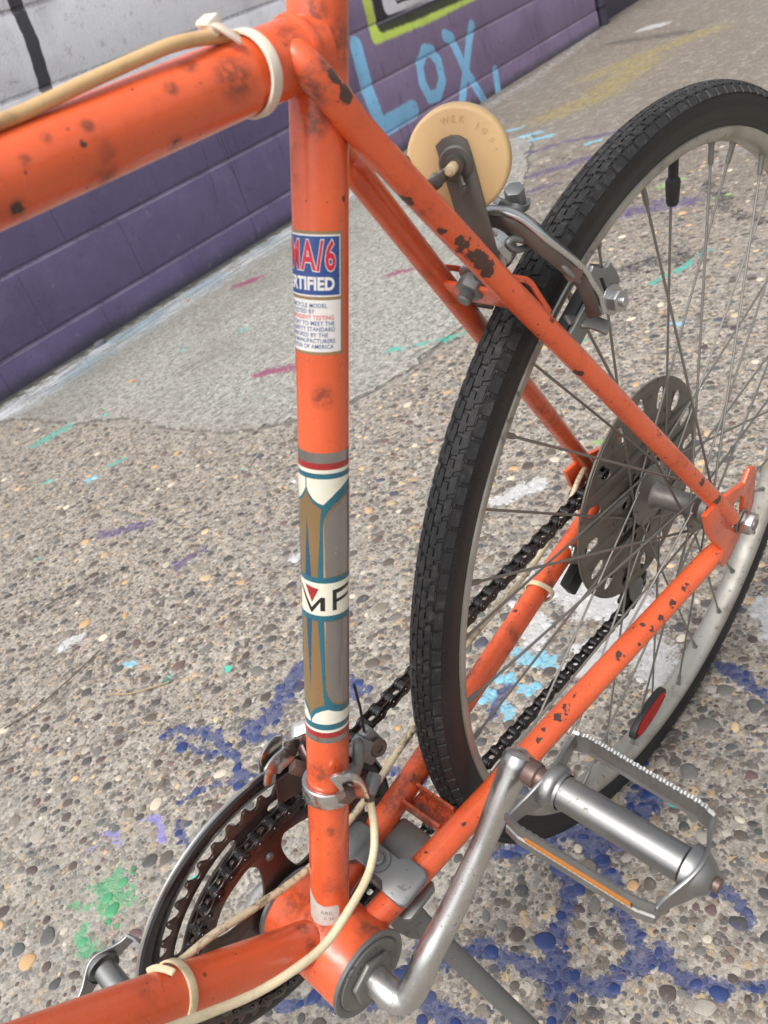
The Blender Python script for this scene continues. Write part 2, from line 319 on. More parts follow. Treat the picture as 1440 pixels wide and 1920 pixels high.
def empty(name, parent=None, label=None):
    o = bpy.data.objects.new(name, None); COL.objects.link(o); o.empty_display_size = 0.05
    if parent: o.parent = parent
    if label: o['label'] = label
    return o
def tagt(o, label=None, cat=None, group=None, kind=None):
    if label: o['label'] = label
    if cat: o['category'] = cat
    if group: o['group'] = group
    if kind: o['kind'] = kind
    return o
def spl(pts, n=8):
    """Catmull-Rom through pts"""
    p = np.asarray(pts, float); p = np.vstack([2 * p[0] - p[1], p, 2 * p[-1] - p[-2]]); out = []
    for i in range(1, len(p) - 2):
        for t in np.linspace(0, 1, n, endpoint=False):
            a, b, c, d = p[i - 1], p[i], p[i + 1], p[i + 2]
            out.append(0.5 * ((2 * b) + (-a + c) * t + (2 * a - 5 * b + 4 * c - d) * t * t + (-a + 3 * b - 3 * c + d) * t ** 3))
    out.append(p[-2]); return np.array(out)
def curve_mesh(outer, holes, thick, bev=0.0):
    """flat plate with holes -> (V, F), plane xy, centred on z"""
    cu = bpy.data.curves.new('t', 'CURVE'); cu.dimensions = '2D'; cu.fill_mode = 'BOTH'; cu.extrude = max(thick / 2 - bev, 0.001)
    cu.bevel_depth = bev; cu.bevel_resolution = 1; cu.offset = -bev
    for ring in [outer] + list(holes):
        sp = cu.splines.new('POLY'); sp.points.add(len(ring) - 1); sp.use_cyclic_u = True
        for q, (x, y) in zip(sp.points, ring): q.co = (x, y, 0, 1)
    return _conv(cu)
def _conv(cu):
    o = bpy.data.objects.new('t', cu); COL.objects.link(o); dg = bpy.context.evaluated_depsgraph_get(); dg.update()
    me = bpy.data.meshes.new_from_object(o.evaluated_get(dg)); bpy.data.objects.remove(o)
    bm = bmesh.new(); bm.from_mesh(me); bmesh.ops.remove_doubles(bm, verts=bm.verts, dist=1e-4)
    V = np.array([v.co[:] for v in bm.verts]); F = [[v.index for v in f.verts] for f in bm.faces]
    bm.free(); bpy.data.meshes.remove(me); return V, F
def plate(mb, outer, holes, thick, origin=(0, 0, 0), ex=(1, 0, 0), ey=(0, 0, 1), bev=0.0):
    V, F = curve_mesh(outer, holes, thick, bev); ex = np.array(ex, float); ey = np.array(ey, float); ez = np.cross(ex, ey)
    return mb.add(np.asarray(origin, float) + V[:, :1] * ex + V[:, 1:2] * ey + V[:, 2:3] * ez, F)
def circ2(r, n=32, c=(0, 0), a0=0.0): return [(c[0] + r * math.cos(a0 + 2 * math.pi * i / n), c[1] + r * math.sin(a0 + 2 * math.pi * i / n)) for i in range(n)]
def slot_arc(r0, r1, a0, a1, n=10, rc=None):
    """rounded annular slot"""
    rm = (r0 + r1) / 2; w = (r1 - r0) / 2; pts = []
    for i in range(n + 1): a = a0 + (a1 - a0) * i / n; pts.append((r1 * math.cos(a), r1 * math.sin(a)))
    c = (rm * math.cos(a1), rm * math.sin(a1))
    for i in range(1, 6): b = a1 + math.pi * i / 6; pts.append((c[0] + w * math.cos(b), c[1] + w * math.sin(b)))
    for i in range(n + 1): a = a1 + (a0 - a1) * i / n; pts.append((r0 * math.cos(a), r0 * math.sin(a)))
    c = (rm * math.cos(a0), rm * math.sin(a0))
    for i in range(1, 6): b = a0 + math.pi + math.pi * i / 6; pts.append((c[0] + w * math.cos(b), c[1] + w * math.sin(b)))
    return pts
def nrm(v): v = np.asarray(v, float); return v / np.linalg.norm(v)
def hexprof(mb, c, ax, r, h, seg=6):
    mb.lathe([(0.01, 0), (r, 0), (r, h), (0.01, h)], c, ax, seg)

# ================================================================== THE SETTING
# ---- paint strokes on the ground: (colour, half width px, points in the photograph), laid on the ground plane
def gw(px, py): q = G(px, py); return np.array([q[0], q[1], 0]) / 1000
def halfw(px, py, w):
    a, b = gw(px, py), gw(px + w, py); c = gw(px, py + w)
    return 0.5 * (np.linalg.norm(a - b) + min(np.linalg.norm(a - c), 2.2 * np.linalg.norm(a - b)))
GP = {
 'blue': ((0.008, 0.036, 0.17), 0.8, [
  (15, [(1045, 1600), (1072, 1690), (1045, 1790), (1040, 1915)]), (9, [(905, 1622), (990, 1592), (1085, 1560)]),
  (14, [(1085, 1568), (1170, 1570), (1235, 1510), (1195, 1430)]), (12, [(1120, 1600), (1160, 1680), (1205, 1775)]),
  (16, [(775, 1700), (815, 1780), (770, 1850), (850, 1895), (905, 1925)]), (14, [(835, 1790), (930, 1775), (1010, 1835), (1130, 1850), (1245, 1805)]),
  (9, [(1350, 1242), (1440, 1305)]), (11, [(1195, 1780), (1330, 1880), (1445, 1885)]), (10, [(1180, 1500), (1260, 1600), (1400, 1720)]),
  (12, [(560, 1255), (515, 1335), (468, 1372)]), (6, [(300, 1383), (330, 1362), (400, 1370), (440, 1420), (455, 1465)]), (5, [(330, 1387), (400, 1408)]),
  (5, [(335, 1505), (400, 1475), (470, 1452), (570, 1436)]), (5, [(468, 1390), (540, 1378)]), (8, [(510, 1895), (590, 1905), (690, 1890)]),
  (5, [(335, 1545), (355, 1590)]), (7, [(925, 1345), (958, 1290)]), (7, [(700, 1440), (780, 1440), (800, 1500)]), (8, [(660, 1280), (668, 1300)])]),
 'lilac': ((0.24, 0.21, 0.55), 0.75, [(3, [(200, 1556), (222, 1563), (235, 1577)]), (3.5, [(262, 1535), (298, 1531), (304, 1575)]), (4, [(183, 1590), (192, 1586)])]),
 'green': ((0.07, 0.36, 0.16), 0.5, [(26, [(212, 1665), (228, 1700)]), (13, [(150, 1755), (160, 1790)]), (9, [(145, 1705), (215, 1690)])]),
 'teal': ((0.06, 0.42, 0.34), 0.45, [(5, [(70, 832), (125, 803)]), (4, [(728, 660), (790, 648), (866, 626)]), (3, [(476, 748), (500, 742)]), (3, [(445, 624), (462, 618)]),
  (4, [(295, 1282), (318, 1270)]), (3, [(55, 1056), (70, 1050)]), (3, [(210, 870), (230, 860)]), (4, [(1225, 530), (1330, 470)]), (3, [(85, 905), (95, 900)]), (2.5, [(335, 662), (345, 656)]), (3, [(1085, 640), (1100, 636)])]),
 'white': ((0.62, 0.62, 0.63), 0.85, [(9, [(935, 935), (975, 915), (1015, 905)]), (24, [(1020, 1085), (1075, 1110), (1150, 1140), (1205, 1155)]), (18, [(985, 1150), (1010, 1190)]),
  (22, [(1110, 1235), (1180, 1190), (1245, 1265)]), (14, [(1435, 1130), (1450, 1190)]), (6, [(125, 1212), (150, 1200)]),
  (5, [(560, 1040), (600, 1030)]), (4, [(1215, 52), (1235, 48)])]),
 'chalk': ((0.5, 0.5, 0.48), 0.0, [(7, [(905, 205), (960, 172), (1010, 140), (1070, 98), (1110, 62)])]),
 'sky': ((0.22, 0.55, 0.72), 0.7, [(13, [(975, 1225), (1040, 1232)]), (9, [(915, 1300), (960, 1345)]), (8, [(1000, 1300), (940, 1268)]), (4, [(985, 255), (1010, 248)]),
  (3.5, [(1000, 262), (1030, 255)]), (3, [(950, 245), (975, 240)]), (3, [(1100, 270), (1120, 264)]), (3, [(170, 900), (182, 890)]), (3, [(1255, 608), (1280, 612)]), (3, [(228, 1246), (244, 1242)])]),
 'black': ((0.028, 0.027, 0.03), 0.12, [(9, [(85, 1145), (130, 1112), (215, 1073)]), (22, [(1170, 505), (1230, 490), (1290, 480)]), (9, [(1330, 340), (1370, 400), (1440, 415)]), (6, [(600, 738), (660, 750)]), (8, [(1150, 80), (1290, 60)])]),
 'violet': ((0.085, 0.06, 0.17), 0.25, [(9, [(195, 1000), (275, 982)]), (7, [(330, 1060), (380, 1030)]), (14, [(1170, 400), (1300, 375)]), (8, [(1000, 330), (1090, 300), (1170, 285)]), (7, [(985, 290), (1060, 265), (1150, 250)]), (6, [(1000, 355), (1040, 345)])]),
 'magenta': ((0.25, 0.05, 0.12), 0.6, [(6, [(480, 706), (520, 695), (565, 690)]), (4, [(728, 517), (765, 508)]), (5, [(450, 535), (480, 525)])]),
 'yellow': ((0.36, 0.29, 0.07), 0.1, [(24, [(1040, 215), (1120, 180), (1200, 120)]), (18, [(1120, 140), (1230, 95), (1320, 60)])]),
 'lime': ((0.25, 0.45, 0.12), 0.45, [(5, [(1240, 350), (1280, 335)]), (4, [(1340, 370), (1368, 362)]), (4, [(1115, 830), (1135, 825)])]),
}
def seg2(p, a, b):
    ab = b - a; t = np.clip(((p - a) @ ab) / (ab @ ab + 1e-12), 0, 1); return np.linalg.norm(p - a - t[:, None] * ab, axis=1)
def wob2(p, amp, k, seed):
    r_ = np.random.default_rng(seed); o = np.zeros_like(p)
    for _ in range(7):
        d = r_.normal(0, k, (2, 2)); ph = r_.uniform(0, 6.28, 2); o += np.sin(p @ d + ph)
    return o * amp / 2.6
def paint_at(p):
    """p (n,2) metres on the ground -> (r,g,b,coverage), density : old paint spilt and sprayed on the concrete"""
    q = p + wob2(p, 0.006, 22, 1) + wob2(p, 0.0035, 70, 2) + wob2(p, 0.002, 190, 3)
    n_ = len(p); rgb = np.zeros((n_, 3)); near = np.full(n_, 9.0); den = np.zeros(n_)
    for k_, (c, dens, strokes) in GP.items():
        for w, pts in strokes:
            hw = halfw(*pts[len(pts) // 2], w) * 1.35; g_ = [gw(*t)[:2] for t in pts]; lo = np.min(g_, 0) - 3 * hw - .05; hi = np.max(g_, 0) + 3 * hw + .05
            m_ = np.where(((q > lo) & (q < hi)).all(1))[0]
            if not len(m_): continue
            d = np.min([seg2(q[m_], a, b) for a, b in zip(g_[:-1], g_[1:])], 0) / hw; u = d < near[m_]; ii = m_[u]
            near[ii] = d[u]; rgb[ii] = c; den[ii] = dens
    f = np.clip((1.7 - near) / 1.4, 0, 1); return np.c_[rgb, f].astype(np.float32), den.astype(np.float32)
def set_paint(me, P2):
    c, d = paint_at(np.asarray(P2, float)); a = me.attributes.new('pcol', 'FLOAT_COLOR', 'POINT'); a.data.foreach_set('color', c.ravel())
    a = me.attributes.new('pden', 'FLOAT', 'POINT'); a.data.foreach_set('value', d)
def usepaint(n, p, col, obj=False, k=1.0, lift=0.0):
    br = n.noise(p, 130, 4, 0.7); br2 = n.noise(p, 32, 3, 0.6); brk = n.math('ADD', n.math('MULTIPLY', br, 0.6), n.math('MULTIPLY', br2, 0.4))
    if obj:
        oi = n.new('ShaderNodeObjectInfo'); pc, pf, pd = oi.outputs['Color'], oi.outputs['Alpha'], 0.6
    else:
        a = n.new('ShaderNodeAttribute'); a.attribute_name = 'pcol'; d = n.new('ShaderNodeAttribute'); d.attribute_name = 'pden'; pc, pf, pd = a.outputs['Color'], a.outputs['Alpha'], d.outputs['Fac']
    if lift: brk = n.math('ADD', brk, lift)
    v = n.math('ADD', n.math('ADD', n.math('MULTIPLY', brk, 1.5), n.math('MULTIPLY', pf, 0.42)), n.math('MULTIPLY', pd, 0.26))
    f = n.math('MULTIPLY', n.math('MULTIPLY', n.smooth(v, 1.14, 1.22), n.smooth(pf, 0.05, 0.3)), 0.92 * k)
    col = n.mix(f, col, n.mix(br2, n.mix(0.3, pc, (0, 0, 0)), n.mix(0.01, pc, (1, 1, 1))))
    if not obj:
        fl = n.vor(p, 17); fc = n.ramp(n.vm('DOT_PRODUCT', fl.outputs['Color'], (0, 1, 0)), [(0.0, (0.05, 0.45, 0.38)), (0.45, (0.62, 0.62, 0.62)), (0.75, (0.10, 0.26, 0.62)), (0.9, (0.06, 0.5, 0.4))], 'CONSTANT')
        ff = n.math('MULTIPLY', n.smooth(n.math('ADD', fl.outputs['Distance'], n.math('MULTIPLY', br, 0.12)), 0.20, 0.17), n.math('GREATER_THAN', n.vm('DOT_PRODUCT', fl.outputs['Color'], (1, 0, 0)), 0.95))
        col = n.mix(ff, col, fc)
    return col, f
STONES = [(0.0, (0.055, 0.053, 0.053)), (0.14, (0.11, 0.09, 0.075)), (0.26, (0.19, 0.17, 0.145)), (0.36, (0.07, 0.052, 0.048)), (0.45, (0.32, 0.29, 0.25)), (0.55, (0.19, 0.185, 0.175)), (0.64, (0.40, 0.30, 0.18)),
          (0.70, (0.075, 0.072, 0.078)), (0.78, (0.46, 0.42, 0.36)), (0.85, (0.22, 0.15, 0.105)), (0.91, (0.20, 0.21, 0.20)), (0.96, (0.50, 0.36, 0.20))]
def ground_fn(n, co):
    geo = n.new('ShaderNodeNewGeometry'); p = geo.outputs['Position']; p = n.vm('MULTIPLY', p, (1, 1, 0))
    wob = n.vm('ADD', p, n.vm('SCALE', n.noise(p, 60, 2, color=True), None, 0.006))
    big = n.noise(p, 2.2, 4, 0.6); mid = n.noise(p, 18, 4, 0.6); fine = n.noise(p, 320, 4, 0.75); f2 = n.noise(p, 110, 4, 0.7)
    mtx = n.mix(n.smooth(f2, 0.3, 0.72), (0.185, 0.162, 0.137), (0.46, 0.415, 0.36))
    mtx = n.mix(n.math('MULTIPLY', n.smooth(fine, 0.48, 0.62), 0.65), mtx, (0.10, 0.08, 0.066))
    mtx = n.mix(n.math('MULTIPLY', n.smooth(mid, 0.5, 0.75), 0.45), mtx, (0.56, 0.51, 0.45))
    col = mtx; h = n.math('MULTIPLY', f2, 0.5)
    for sc_, thr, r0, r1 in ((62, 0.45, 0.46, 0.40), (105, 0.35, 0.47, 0.41), (190, 0.35, 0.47, 0.40)):
        v = n.vor(wob, sc_); e = n.vm('DOT_PRODUCT', v.outputs['Color'], (1, 0, 0)); e2 = n.vm('DOT_PRODUCT', v.outputs['Color'], (0, 1, 0))
        inside = n.math('MULTIPLY', n.smooth(v.outputs['Distance'], r0, r1), n.math('GREATER_THAN', e2, thr))
        scol = n.mix(0.12, n.ramp(e, STONES, 'CONSTANT'), n.mix(fine, (0.1, 0.09, 0.08), (0.5, 0.46, 0.4)))
        col = n.mix(n.math('MULTIPLY', inside, 0.92), col, scol)
        h = n.math('ADD', h, n.math('MULTIPLY', n.math('MULTIPLY', inside, n.math('SUBTRACT', 0.6, v.outputs['Distance'])), 100 / sc_))
    pits = n.vor(wob, 150); pit = n.math('MULTIPLY', n.smooth(pits.outputs['Distance'], 0.26, 0.14), n.math('GREATER_THAN', n.vm('DOT_PRODUCT', pits.outputs['Color'], (0, 0, 1)), 0.72))
    col = n.mix(n.math('MULTIPLY', pit, 0.75), col, (0.05, 0.04, 0.035))
    col = n.mix(n.math('MULTIPLY', n.smooth(big, 0.52, 0.7), 0.38), col, (0.17, 0.14, 0.11))
    mo = n.noise(p, 42, 5, 0.78); mo2 = n.noise(p, 15, 5, 0.75)
    col = n.mix(n.math('MULTIPLY', n.smooth(mo, 0.53, 0.66), 0.6), col, (0.085, 0.07, 0.06)); col = n.mix(n.math('MULTIPLY', n.smooth(mo, 0.44, 0.34), 0.4), col, (0.60, 0.54, 0.47))
    col = n.mix(n.math('MULTIPLY', n.smooth(mo2, 0.53, 0.68), 0.4), col, (0.11, 0.09, 0.078))
    # greyer, finer cement where the old patch feathers out
    col = n.mix(n.math('MULTIPLY', n.smooth(n.noise(p, 1.3, 2), 0.5, 0.62), 0.3), col, n.mix(f2, (0.16, 0.155, 0.14), (0.40, 0.39, 0.36)))
    # grime and damp darker far down the pavement
    far = n.math('MULTIPLY', n.smooth(n.vm('DOT_PRODUCT', p, (-1, -0.15, 0)), 1.5, 2.5), n.smooth(mid, 0.30, 0.56))
    col = n.mix(n.math('MULTIPLY', far, 0.62), col, (0.125, 0.10, 0.08))
    ea = n.new('ShaderNodeAttribute'); ea.attribute_name = 'edge'; en = n.math('ADD', ea.outputs['Fac'], n.math('MULTIPLY', n.math('SUBTRACT', f2, 0.5), 0.03))
    col = n.mix(n.math('MULTIPLY', n.smooth(en, 0.016, 0.003), n.smooth(mid, 0.30, 0.45)), col, (0.05, 0.042, 0.035))
    col = n.mix(n.math('MULTIPLY', n.smooth(n.math('ADD', ea.outputs['Fac'], n.math('MULTIPLY', mid, 0.25)), 0.20, 0.12), 0.35), col, n.mix(f2, (0.16, 0.155, 0.135), (0.40, 0.385, 0.345)))
    # faint hairline cracks and a sealed joint
    for a, b in (((-20, 1380), (190, 1225)), ((560, 900), (420, 860)), ((430, 860), (230, 850)), ((600, 900), (760, 930))):
        d = n.seg(n.vm('ADD', p, n.vm('SCALE', n.vm('SUBTRACT', mid, (0.5, 0.5, 0.5)), None, 0.03)), gw(*a), gw(*b))
        col = n.mix(n.math('MULTIPLY', n.smooth(d, 0.0022, 0.0008), 0.75), col, (0.08, 0.065, 0.05))
    col, gl = usepaint(n, p, col, False, 0.78)
    return {'Base Color': col, 'Roughness': n.math('SUBTRACT', 0.86, n.math('MULTIPLY', gl, 0.4)),
            'Normal': n.bump(n.math('SUBTRACT', n.math('ADD', h, n.math('MULTIPLY', fine, 0.5)), n.math('MULTIPLY', pit, 1.2)), 0.9, 0.0022)}
M_GROUND = mat('exposed aggregate concrete', ground_fn)
def apron_fn(n, co):
    geo = n.new('ShaderNodeNewGeometry'); p = n.vm('MULTIPLY', geo.outputs['Position'], (1, 1, 0))
    big = n.noise(p, 3, 4, 0.6); mid = n.noise(p, 24, 4, 0.6); fine = n.noise(p, 260, 5, 0.75); f2 = n.noise(p, 100, 4, 0.7)
    f3 = n.noise(p, 48, 4, 0.7); col = n.mix(n.smooth(n.math('ADD', n.math('MULTIPLY', f2, 0.5), n.math('MULTIPLY', f3, 0.5)), 0.36, 0.62), (0.12, 0.118, 0.105), (0.40, 0.395, 0.36))
    vb = n.vor(p, 75); col = n.mix(n.math('MULTIPLY', n.smooth(vb.outputs['Distance'], 0.30, 0.22), n.math('GREATER_THAN', n.vm('DOT_PRODUCT', vb.outputs['Color'], (0, 0, 1)), 0.80)), col, n.ramp(n.vm('DOT_PRODUCT', vb.outputs['Color'], (0, 1, 0)), [(0, (0.06, 0.06, 0.055)), (0.5, (0.16, 0.15, 0.135)), (0.75, (0.5, 0.49, 0.45))], 'CONSTANT'))
    v = n.vor(p, 170); e = n.vm('DOT_PRODUCT', v.outputs['Color'], (1, 0, 0))
    col = n.mix(n.math('MULTIPLY', n.smooth(v.outputs['Distance'], 0.42, 0.34), n.math('GREATER_THAN', e, 0.55)), col, n.ramp(n.vm('DOT_PRODUCT', v.outputs['Color'], (0, 1, 0)), [(0, (0.10, 0.095, 0.09)), (0.4, (0.2, 0.195, 0.17)), (0.7, (0.38, 0.375, 0.35)), (0.93, (0.55, 0.55, 0.53))], 'CONSTANT'))
    col = n.mix(n.math('MULTIPLY', n.smooth(fine, 0.56, 0.70), 0.7), col, (0.07, 0.068, 0.06))
    col = n.mix(n.math('MULTIPLY', n.smooth(big, 0.48, 0.68), 0.45), col, (0.16, 0.155, 0.13))
    mo = n.noise(p, 30, 6, 0.8); col = n.mix(n.math('MULTIPLY', n.smooth(mo, 0.53, 0.65), 0.55), col, (0.085, 0.083, 0.072)); col = n.mix(n.math('MULTIPLY', n.smooth(mo, 0.44, 0.36), 0.35), col, (0.52, 0.51, 0.47))
    ea = n.new('ShaderNodeAttribute'); ea.attribute_name = 'edge'; en = n.math('ADD', ea.outputs['Fac'], n.math('MULTIPLY', n.math('SUBTRACT', mid, 0.5), 0.35))
    col = n.mix(n.math('MULTIPLY', n.smooth(en, 0.08, 0.0), 0.35), col, n.mix(n.smooth(f3, 0.4, 0.6), (0.13, 0.11, 0.092), (0.42, 0.37, 0.32)))
    # grime and old wash along the foot of the wall
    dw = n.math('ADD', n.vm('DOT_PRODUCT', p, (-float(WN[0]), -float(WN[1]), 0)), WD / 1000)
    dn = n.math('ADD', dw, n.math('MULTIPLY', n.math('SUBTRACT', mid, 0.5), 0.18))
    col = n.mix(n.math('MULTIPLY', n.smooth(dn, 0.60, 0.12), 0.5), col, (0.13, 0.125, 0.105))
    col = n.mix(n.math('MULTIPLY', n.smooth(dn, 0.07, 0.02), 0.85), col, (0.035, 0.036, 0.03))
    st3 = n.vm('DOT_PRODUCT', p, (float(WH[0]), float(WH[1]), 0)); cb = n.new('ShaderNodeCombineXYZ'); n.put(cb.inputs[0], n.math('MULTIPLY', st3, 6)); n.put(cb.inputs[1], n.math('MULTIPLY', dw, 40)); strk = n.noise(cb.outputs[0], 1.0, 5, 0.7)
    wash = n.math('MULTIPLY', n.math('MULTIPLY', n.smooth(dn, 0.05, 0.09), n.smooth(dn, 0.30, 0.14)), n.smooth(n.math('ADD', n.math('MULTIPLY', f2, 0.4), n.math('MULTIPLY', strk, 0.6)), 0.42, 0.56))
    col = n.mix(n.math('MULTIPLY', wash, 0.8), col, n.mix(n.smooth(big, 0.4, 0.6), (0.62, 0.64, 0.68), (0.27, 0.38, 0.47)))
    for a, b in (((225, 790), (360, 690)), ((360, 690), (372, 680)), ((0, 790), (170, 745)), ((700, 480), (800, 445)), ((710, 470), (715, 445))):
        d = n.seg(n.vm('ADD', p, n.vm('SCALE', n.vm('SUBTRACT', mid, (0.5, 0.5, 0.5)), None, 0.03)), gw(*a), gw(*b))
        col = n.mix(n.math('MULTIPLY', n.smooth(d, 0.003, 0.001), 0.7), col, (0.06, 0.055, 0.045))
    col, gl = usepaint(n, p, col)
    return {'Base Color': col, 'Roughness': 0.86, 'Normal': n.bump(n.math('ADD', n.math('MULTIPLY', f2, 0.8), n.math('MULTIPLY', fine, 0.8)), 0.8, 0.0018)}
M_APRON = mat('fine grey concrete', apron_fn)

def axis_(lo, fine_lo, fine_hi, hi, st_):
    v = list(np.arange(fine_lo, fine_hi, st_)); x = fine_hi; d = st_
    while x < hi: v.append(x); d *= 1.12; x += d
    v.append(hi); x = fine_lo; d = st_; w = []
    while x > lo: d *= (1.012 if x > -7 else 1.25); x -= d; w.append(x)
    return np.array(w[::-1] + v)
gx = axis_(-60, -1.6, 0.55, 40, 0.0055); gy = axis_(-60, -1.2, 0.35, 40, 0.0055)
XX, YY = np.meshgrid(gx, gy); GVv = np.stack([XX.ravel(), YY.ravel(), np.zeros(XX.size)], 1).astype(np.float32); nx = len(gx)
ii, jj = np.meshgrid(np.arange(nx - 1), np.arange(len(gy) - 1)); q0 = (jj * nx + ii).ravel(); GF = np.stack([q0, q0 + 1, q0 + nx + 1, q0 + nx], 1).astype(np.int32)
me = bpy.data.meshes.new('ground'); me.vertices.add(len(GVv)); me.vertices.foreach_set('co', GVv.ravel()); me.loops.add(GF.size); me.loops.foreach_set('vertex_index', GF.ravel())
me.polygons.add(len(GF)); me.polygons.foreach_set('loop_start', np.arange(0, GF.size, 4, dtype=np.int32)); me.polygons.foreach_set('loop_total', np.full(len(GF), 4, dtype=np.int32)); me.update(); me.validate()
set_paint(me, GVv[:, :2]); me.materials.append(M_GROUND); ground = link('ground', me); print('ground verts', len(GVv))
ground['kind'] = 'structure'
# apron of smoother concrete by the wall: an irregular slab 5 mm proud
bd = [(-420, 905), (-180, 838), (0, 790), (60, 785), (130, 797), (180, 788), (230, 783), (290, 800), (340, 803), (390, 809), (440, 808), (500, 800), (560, 786), (620, 775), (690, 738), (760, 700), (820, 650), (880, 600), (930, 520), (965, 430), (985, 330), (1000, 250)]
edge = []
for a, b in zip(bd[:-1], bd[1:]):
    pa, pb = gw(*a)[:2], gw(*b)[:2]; k = max(2, int(np.linalg.norm(pb - pa) / 0.02))
    for i in range(k): edge.append(pa + (pb - pa) * i / k)
edge = np.array(edge); edge[1:-1] += rng.normal(0, 0.007, (len(edge) - 2, 2))
def onwall(s_, off=0.0): return WN * (WD / 1000 + off) + WH * s_
sA = edge[0] @ WH; sB = edge[-1] @ WH
poly = list(edge) + [onwall(sB, 0.02), onwall(sA, 0.02)]
APRON = np.array(poly)
mb = MB(); k = len(poly)
mb.add([(x, y, 0.0035) for x, y in poly] + [(x, y, -0.01) for x, y in poly], [tuple(range(k))] + [(i, (i + 1) % k, (i + 1) % k + k, i + k) for i in range(k)])
ap = mb.build('pavement', M_APRON, raw=True, angle=30); ap['kind'] = 'structure'
bm = bmesh.new(); bm.from_mesh(ap.data); lo_, hi_ = APRON.min(0), APRON.max(0)
for ax_i in (0, 1):
    x = lo_[ax_i]; stp = 0.014
    x = hi_[ax_i]
    while x > lo_[ax_i]:
        x -= stp; stp *= 1.012 if ax_i == 0 else 1.004
        co = [0, 0, 0]; no = [0, 0, 0]; co[ax_i] = x; no[ax_i] = 1
        bmesh.ops.bisect_plane(bm, geom=bm.verts[:] + bm.edges[:] + bm.faces[:], plane_co=co, plane_no=no)
bm.to_mesh(ap.data); bm.free(); set_paint(ap.data, np.array([v.co[:2] for v in ap.data.vertices])); print('apron verts', len(ap.data.vertices))
def set_edge(me, P2):
    P2 = np.asarray(P2, float); d = np.full(len(P2), 9.0); m_ = (P2[:, 0] > lo_[0] - .3) & (P2[:, 0] < hi_[0] + .3) & (P2[:, 1] > lo_[1] - .3) & (P2[:, 1] < hi_[1] + .3); Q = P2[m_]
    d[m_] = np.min([seg2(Q, edge[i], edge[min(i + 3, len(edge) - 1)]) for i in range(0, len(edge) - 1, 3)], 0)
    a = me.attributes.new('edge', 'FLOAT', 'POINT'); a.data.foreach_set('value', d.astype(np.float32))
set_edge(ground.data, GVv[:, :2]); set_edge(ap.data, np.array([v.co[:2] for v in ap.data.vertices]))
def inside(pt):
    x, y = pt; c = False; j = len(APRON) - 1
    for i in range(len(APRON)):
        xi, yi = APRON[i]; xj, yj = APRON[j]
        if (yi > y) != (yj > y) and x < (xj - xi) * (y - yi) / (yj - yi) + xi: c = not c
        j = i
    return c

# ---- pebbles of the exposed aggregate
def pebble_mat(name, attr):
    def f(n, co):
        geo = n.new('ShaderNodeNewGeometry'); p = geo.outputs['Position']
        if attr: a = n.new('ShaderNodeAttribute'); a.attribute_name = 'col'; c = a.outputs['Color']
        else: c = attr_col[name]
        s1 = n.noise(p, 420, 4, 0.7); s2 = n.noise(p, 90, 3, 0.6)
        c = n.mix(n.math('MULTIPLY', n.smooth(s2, 0.55, 0.8), 0.3), c, (0.34, 0.30, 0.25)); c = n.mix(n.math('MULTIPLY', n.smooth(s1, 0.60, 0.72), 0.35), c, (0.42, 0.38, 0.33))
        c = n.mix(n.math('MULTIPLY', n.smooth(s1, 0.45, 0.3), 0.35), c, (0.04, 0.035, 0.03))
        # dusty skirts where the stone meets the cement
        sz = n.new('ShaderNodeSeparateXYZ'); n.put(sz.inputs[0], p)
        c = n.mix(n.math('MULTIPLY', n.smooth(n.math('ADD', sz.outputs[2], n.math('MULTIPLY', s2, -0.0003)), 0.00022, -0.0001), 0.6), c, (0.36, 0.31, 0.26))
        c, gl = usepaint(n, p, c, not attr, 0.95, 0.10)
        return {'Base Color': c, 'Roughness': n.math('SUBTRACT', n.math('ADD', 0.55, n.math('MULTIPLY', s1, 0.2)), n.math('MULTIPLY', gl, 0.25)), 'Normal': n.bump(n.math('ADD', s1, s2), 0.35, 0.0006)}
    return mat(name, f)
attr_col = {}
PALW = [(0.068, .064, .065), (0.105, 0.086, 0.072), (0.08, 0.06, 0.055), (0.14, 0.133, 0.122), (0.085, 0.09, 0.086), (0.18, 0.155, 0.125), (0.30, 0.27, 0.235), (0.46, 0.34, 0.20), (0.48, 0.30, 0.15), (0.50, 0.44, 0.35), (0.12, 0.08, 0.075), (0.06, 0.068, 0.09)]
PROB = np.array([.17, .16, .12, .14, .08, .10, .06, .035, .025, .03, .05, .03]); PROB /= PROB.sum()
def dome(r_a, r_b, h, seg=9):
    A = np.linspace(0, 2 * np.pi, seg, endpoint=False); rr = rng.normal(0, 0.2, seg); rr = 1 + 0.5 * rr + 0.25 * (np.roll(rr, 1) + np.roll(rr, -1)); V = []
    tilt = rng.normal(0, 0.12, 2)
    for k_, z in ((1.0, -0.45), (0.95, 0.35), (0.76, 0.88)):
        x = np.cos(A) * rr * k_; y = np.sin(A) * rr * k_
        V.append(np.stack([x * r_a, y * r_b, h * (z + (x * tilt[0] + y * tilt[1]) * (z > 0))], 1))
    V = np.concatenate(V + [np.array([[0, 0, h]])]); F = []
    for i in range(2):
        for j in range(seg): a = i * seg + j; b = i * seg + (j + 1) % seg; F.append((a, b, b + seg, a + seg))
    for j in range(seg): F.append((2 * seg + j, 2 * seg + (j + 1) % seg, 3 * seg))
    return V, F
cand = 70000
xy = np.stack([rng.uniform(-3.6, 0.75, cand), rng.uniform(-2.6, 0.6, cand)], 1)
px, py, pz = pix(np.c_[xy, np.zeros(cand)])
ok = (pz > 0) & (px > -160) & (px < 1600) & (py > -60) & (py < 2080)
dist = np.linalg.norm(np.c_[xy, np.zeros(cand)] - cam_w, axis=1)
rad = np.exp(rng.normal(math.log(0.0037), 0.50, cand)).clip(0.0021, 0.0115)
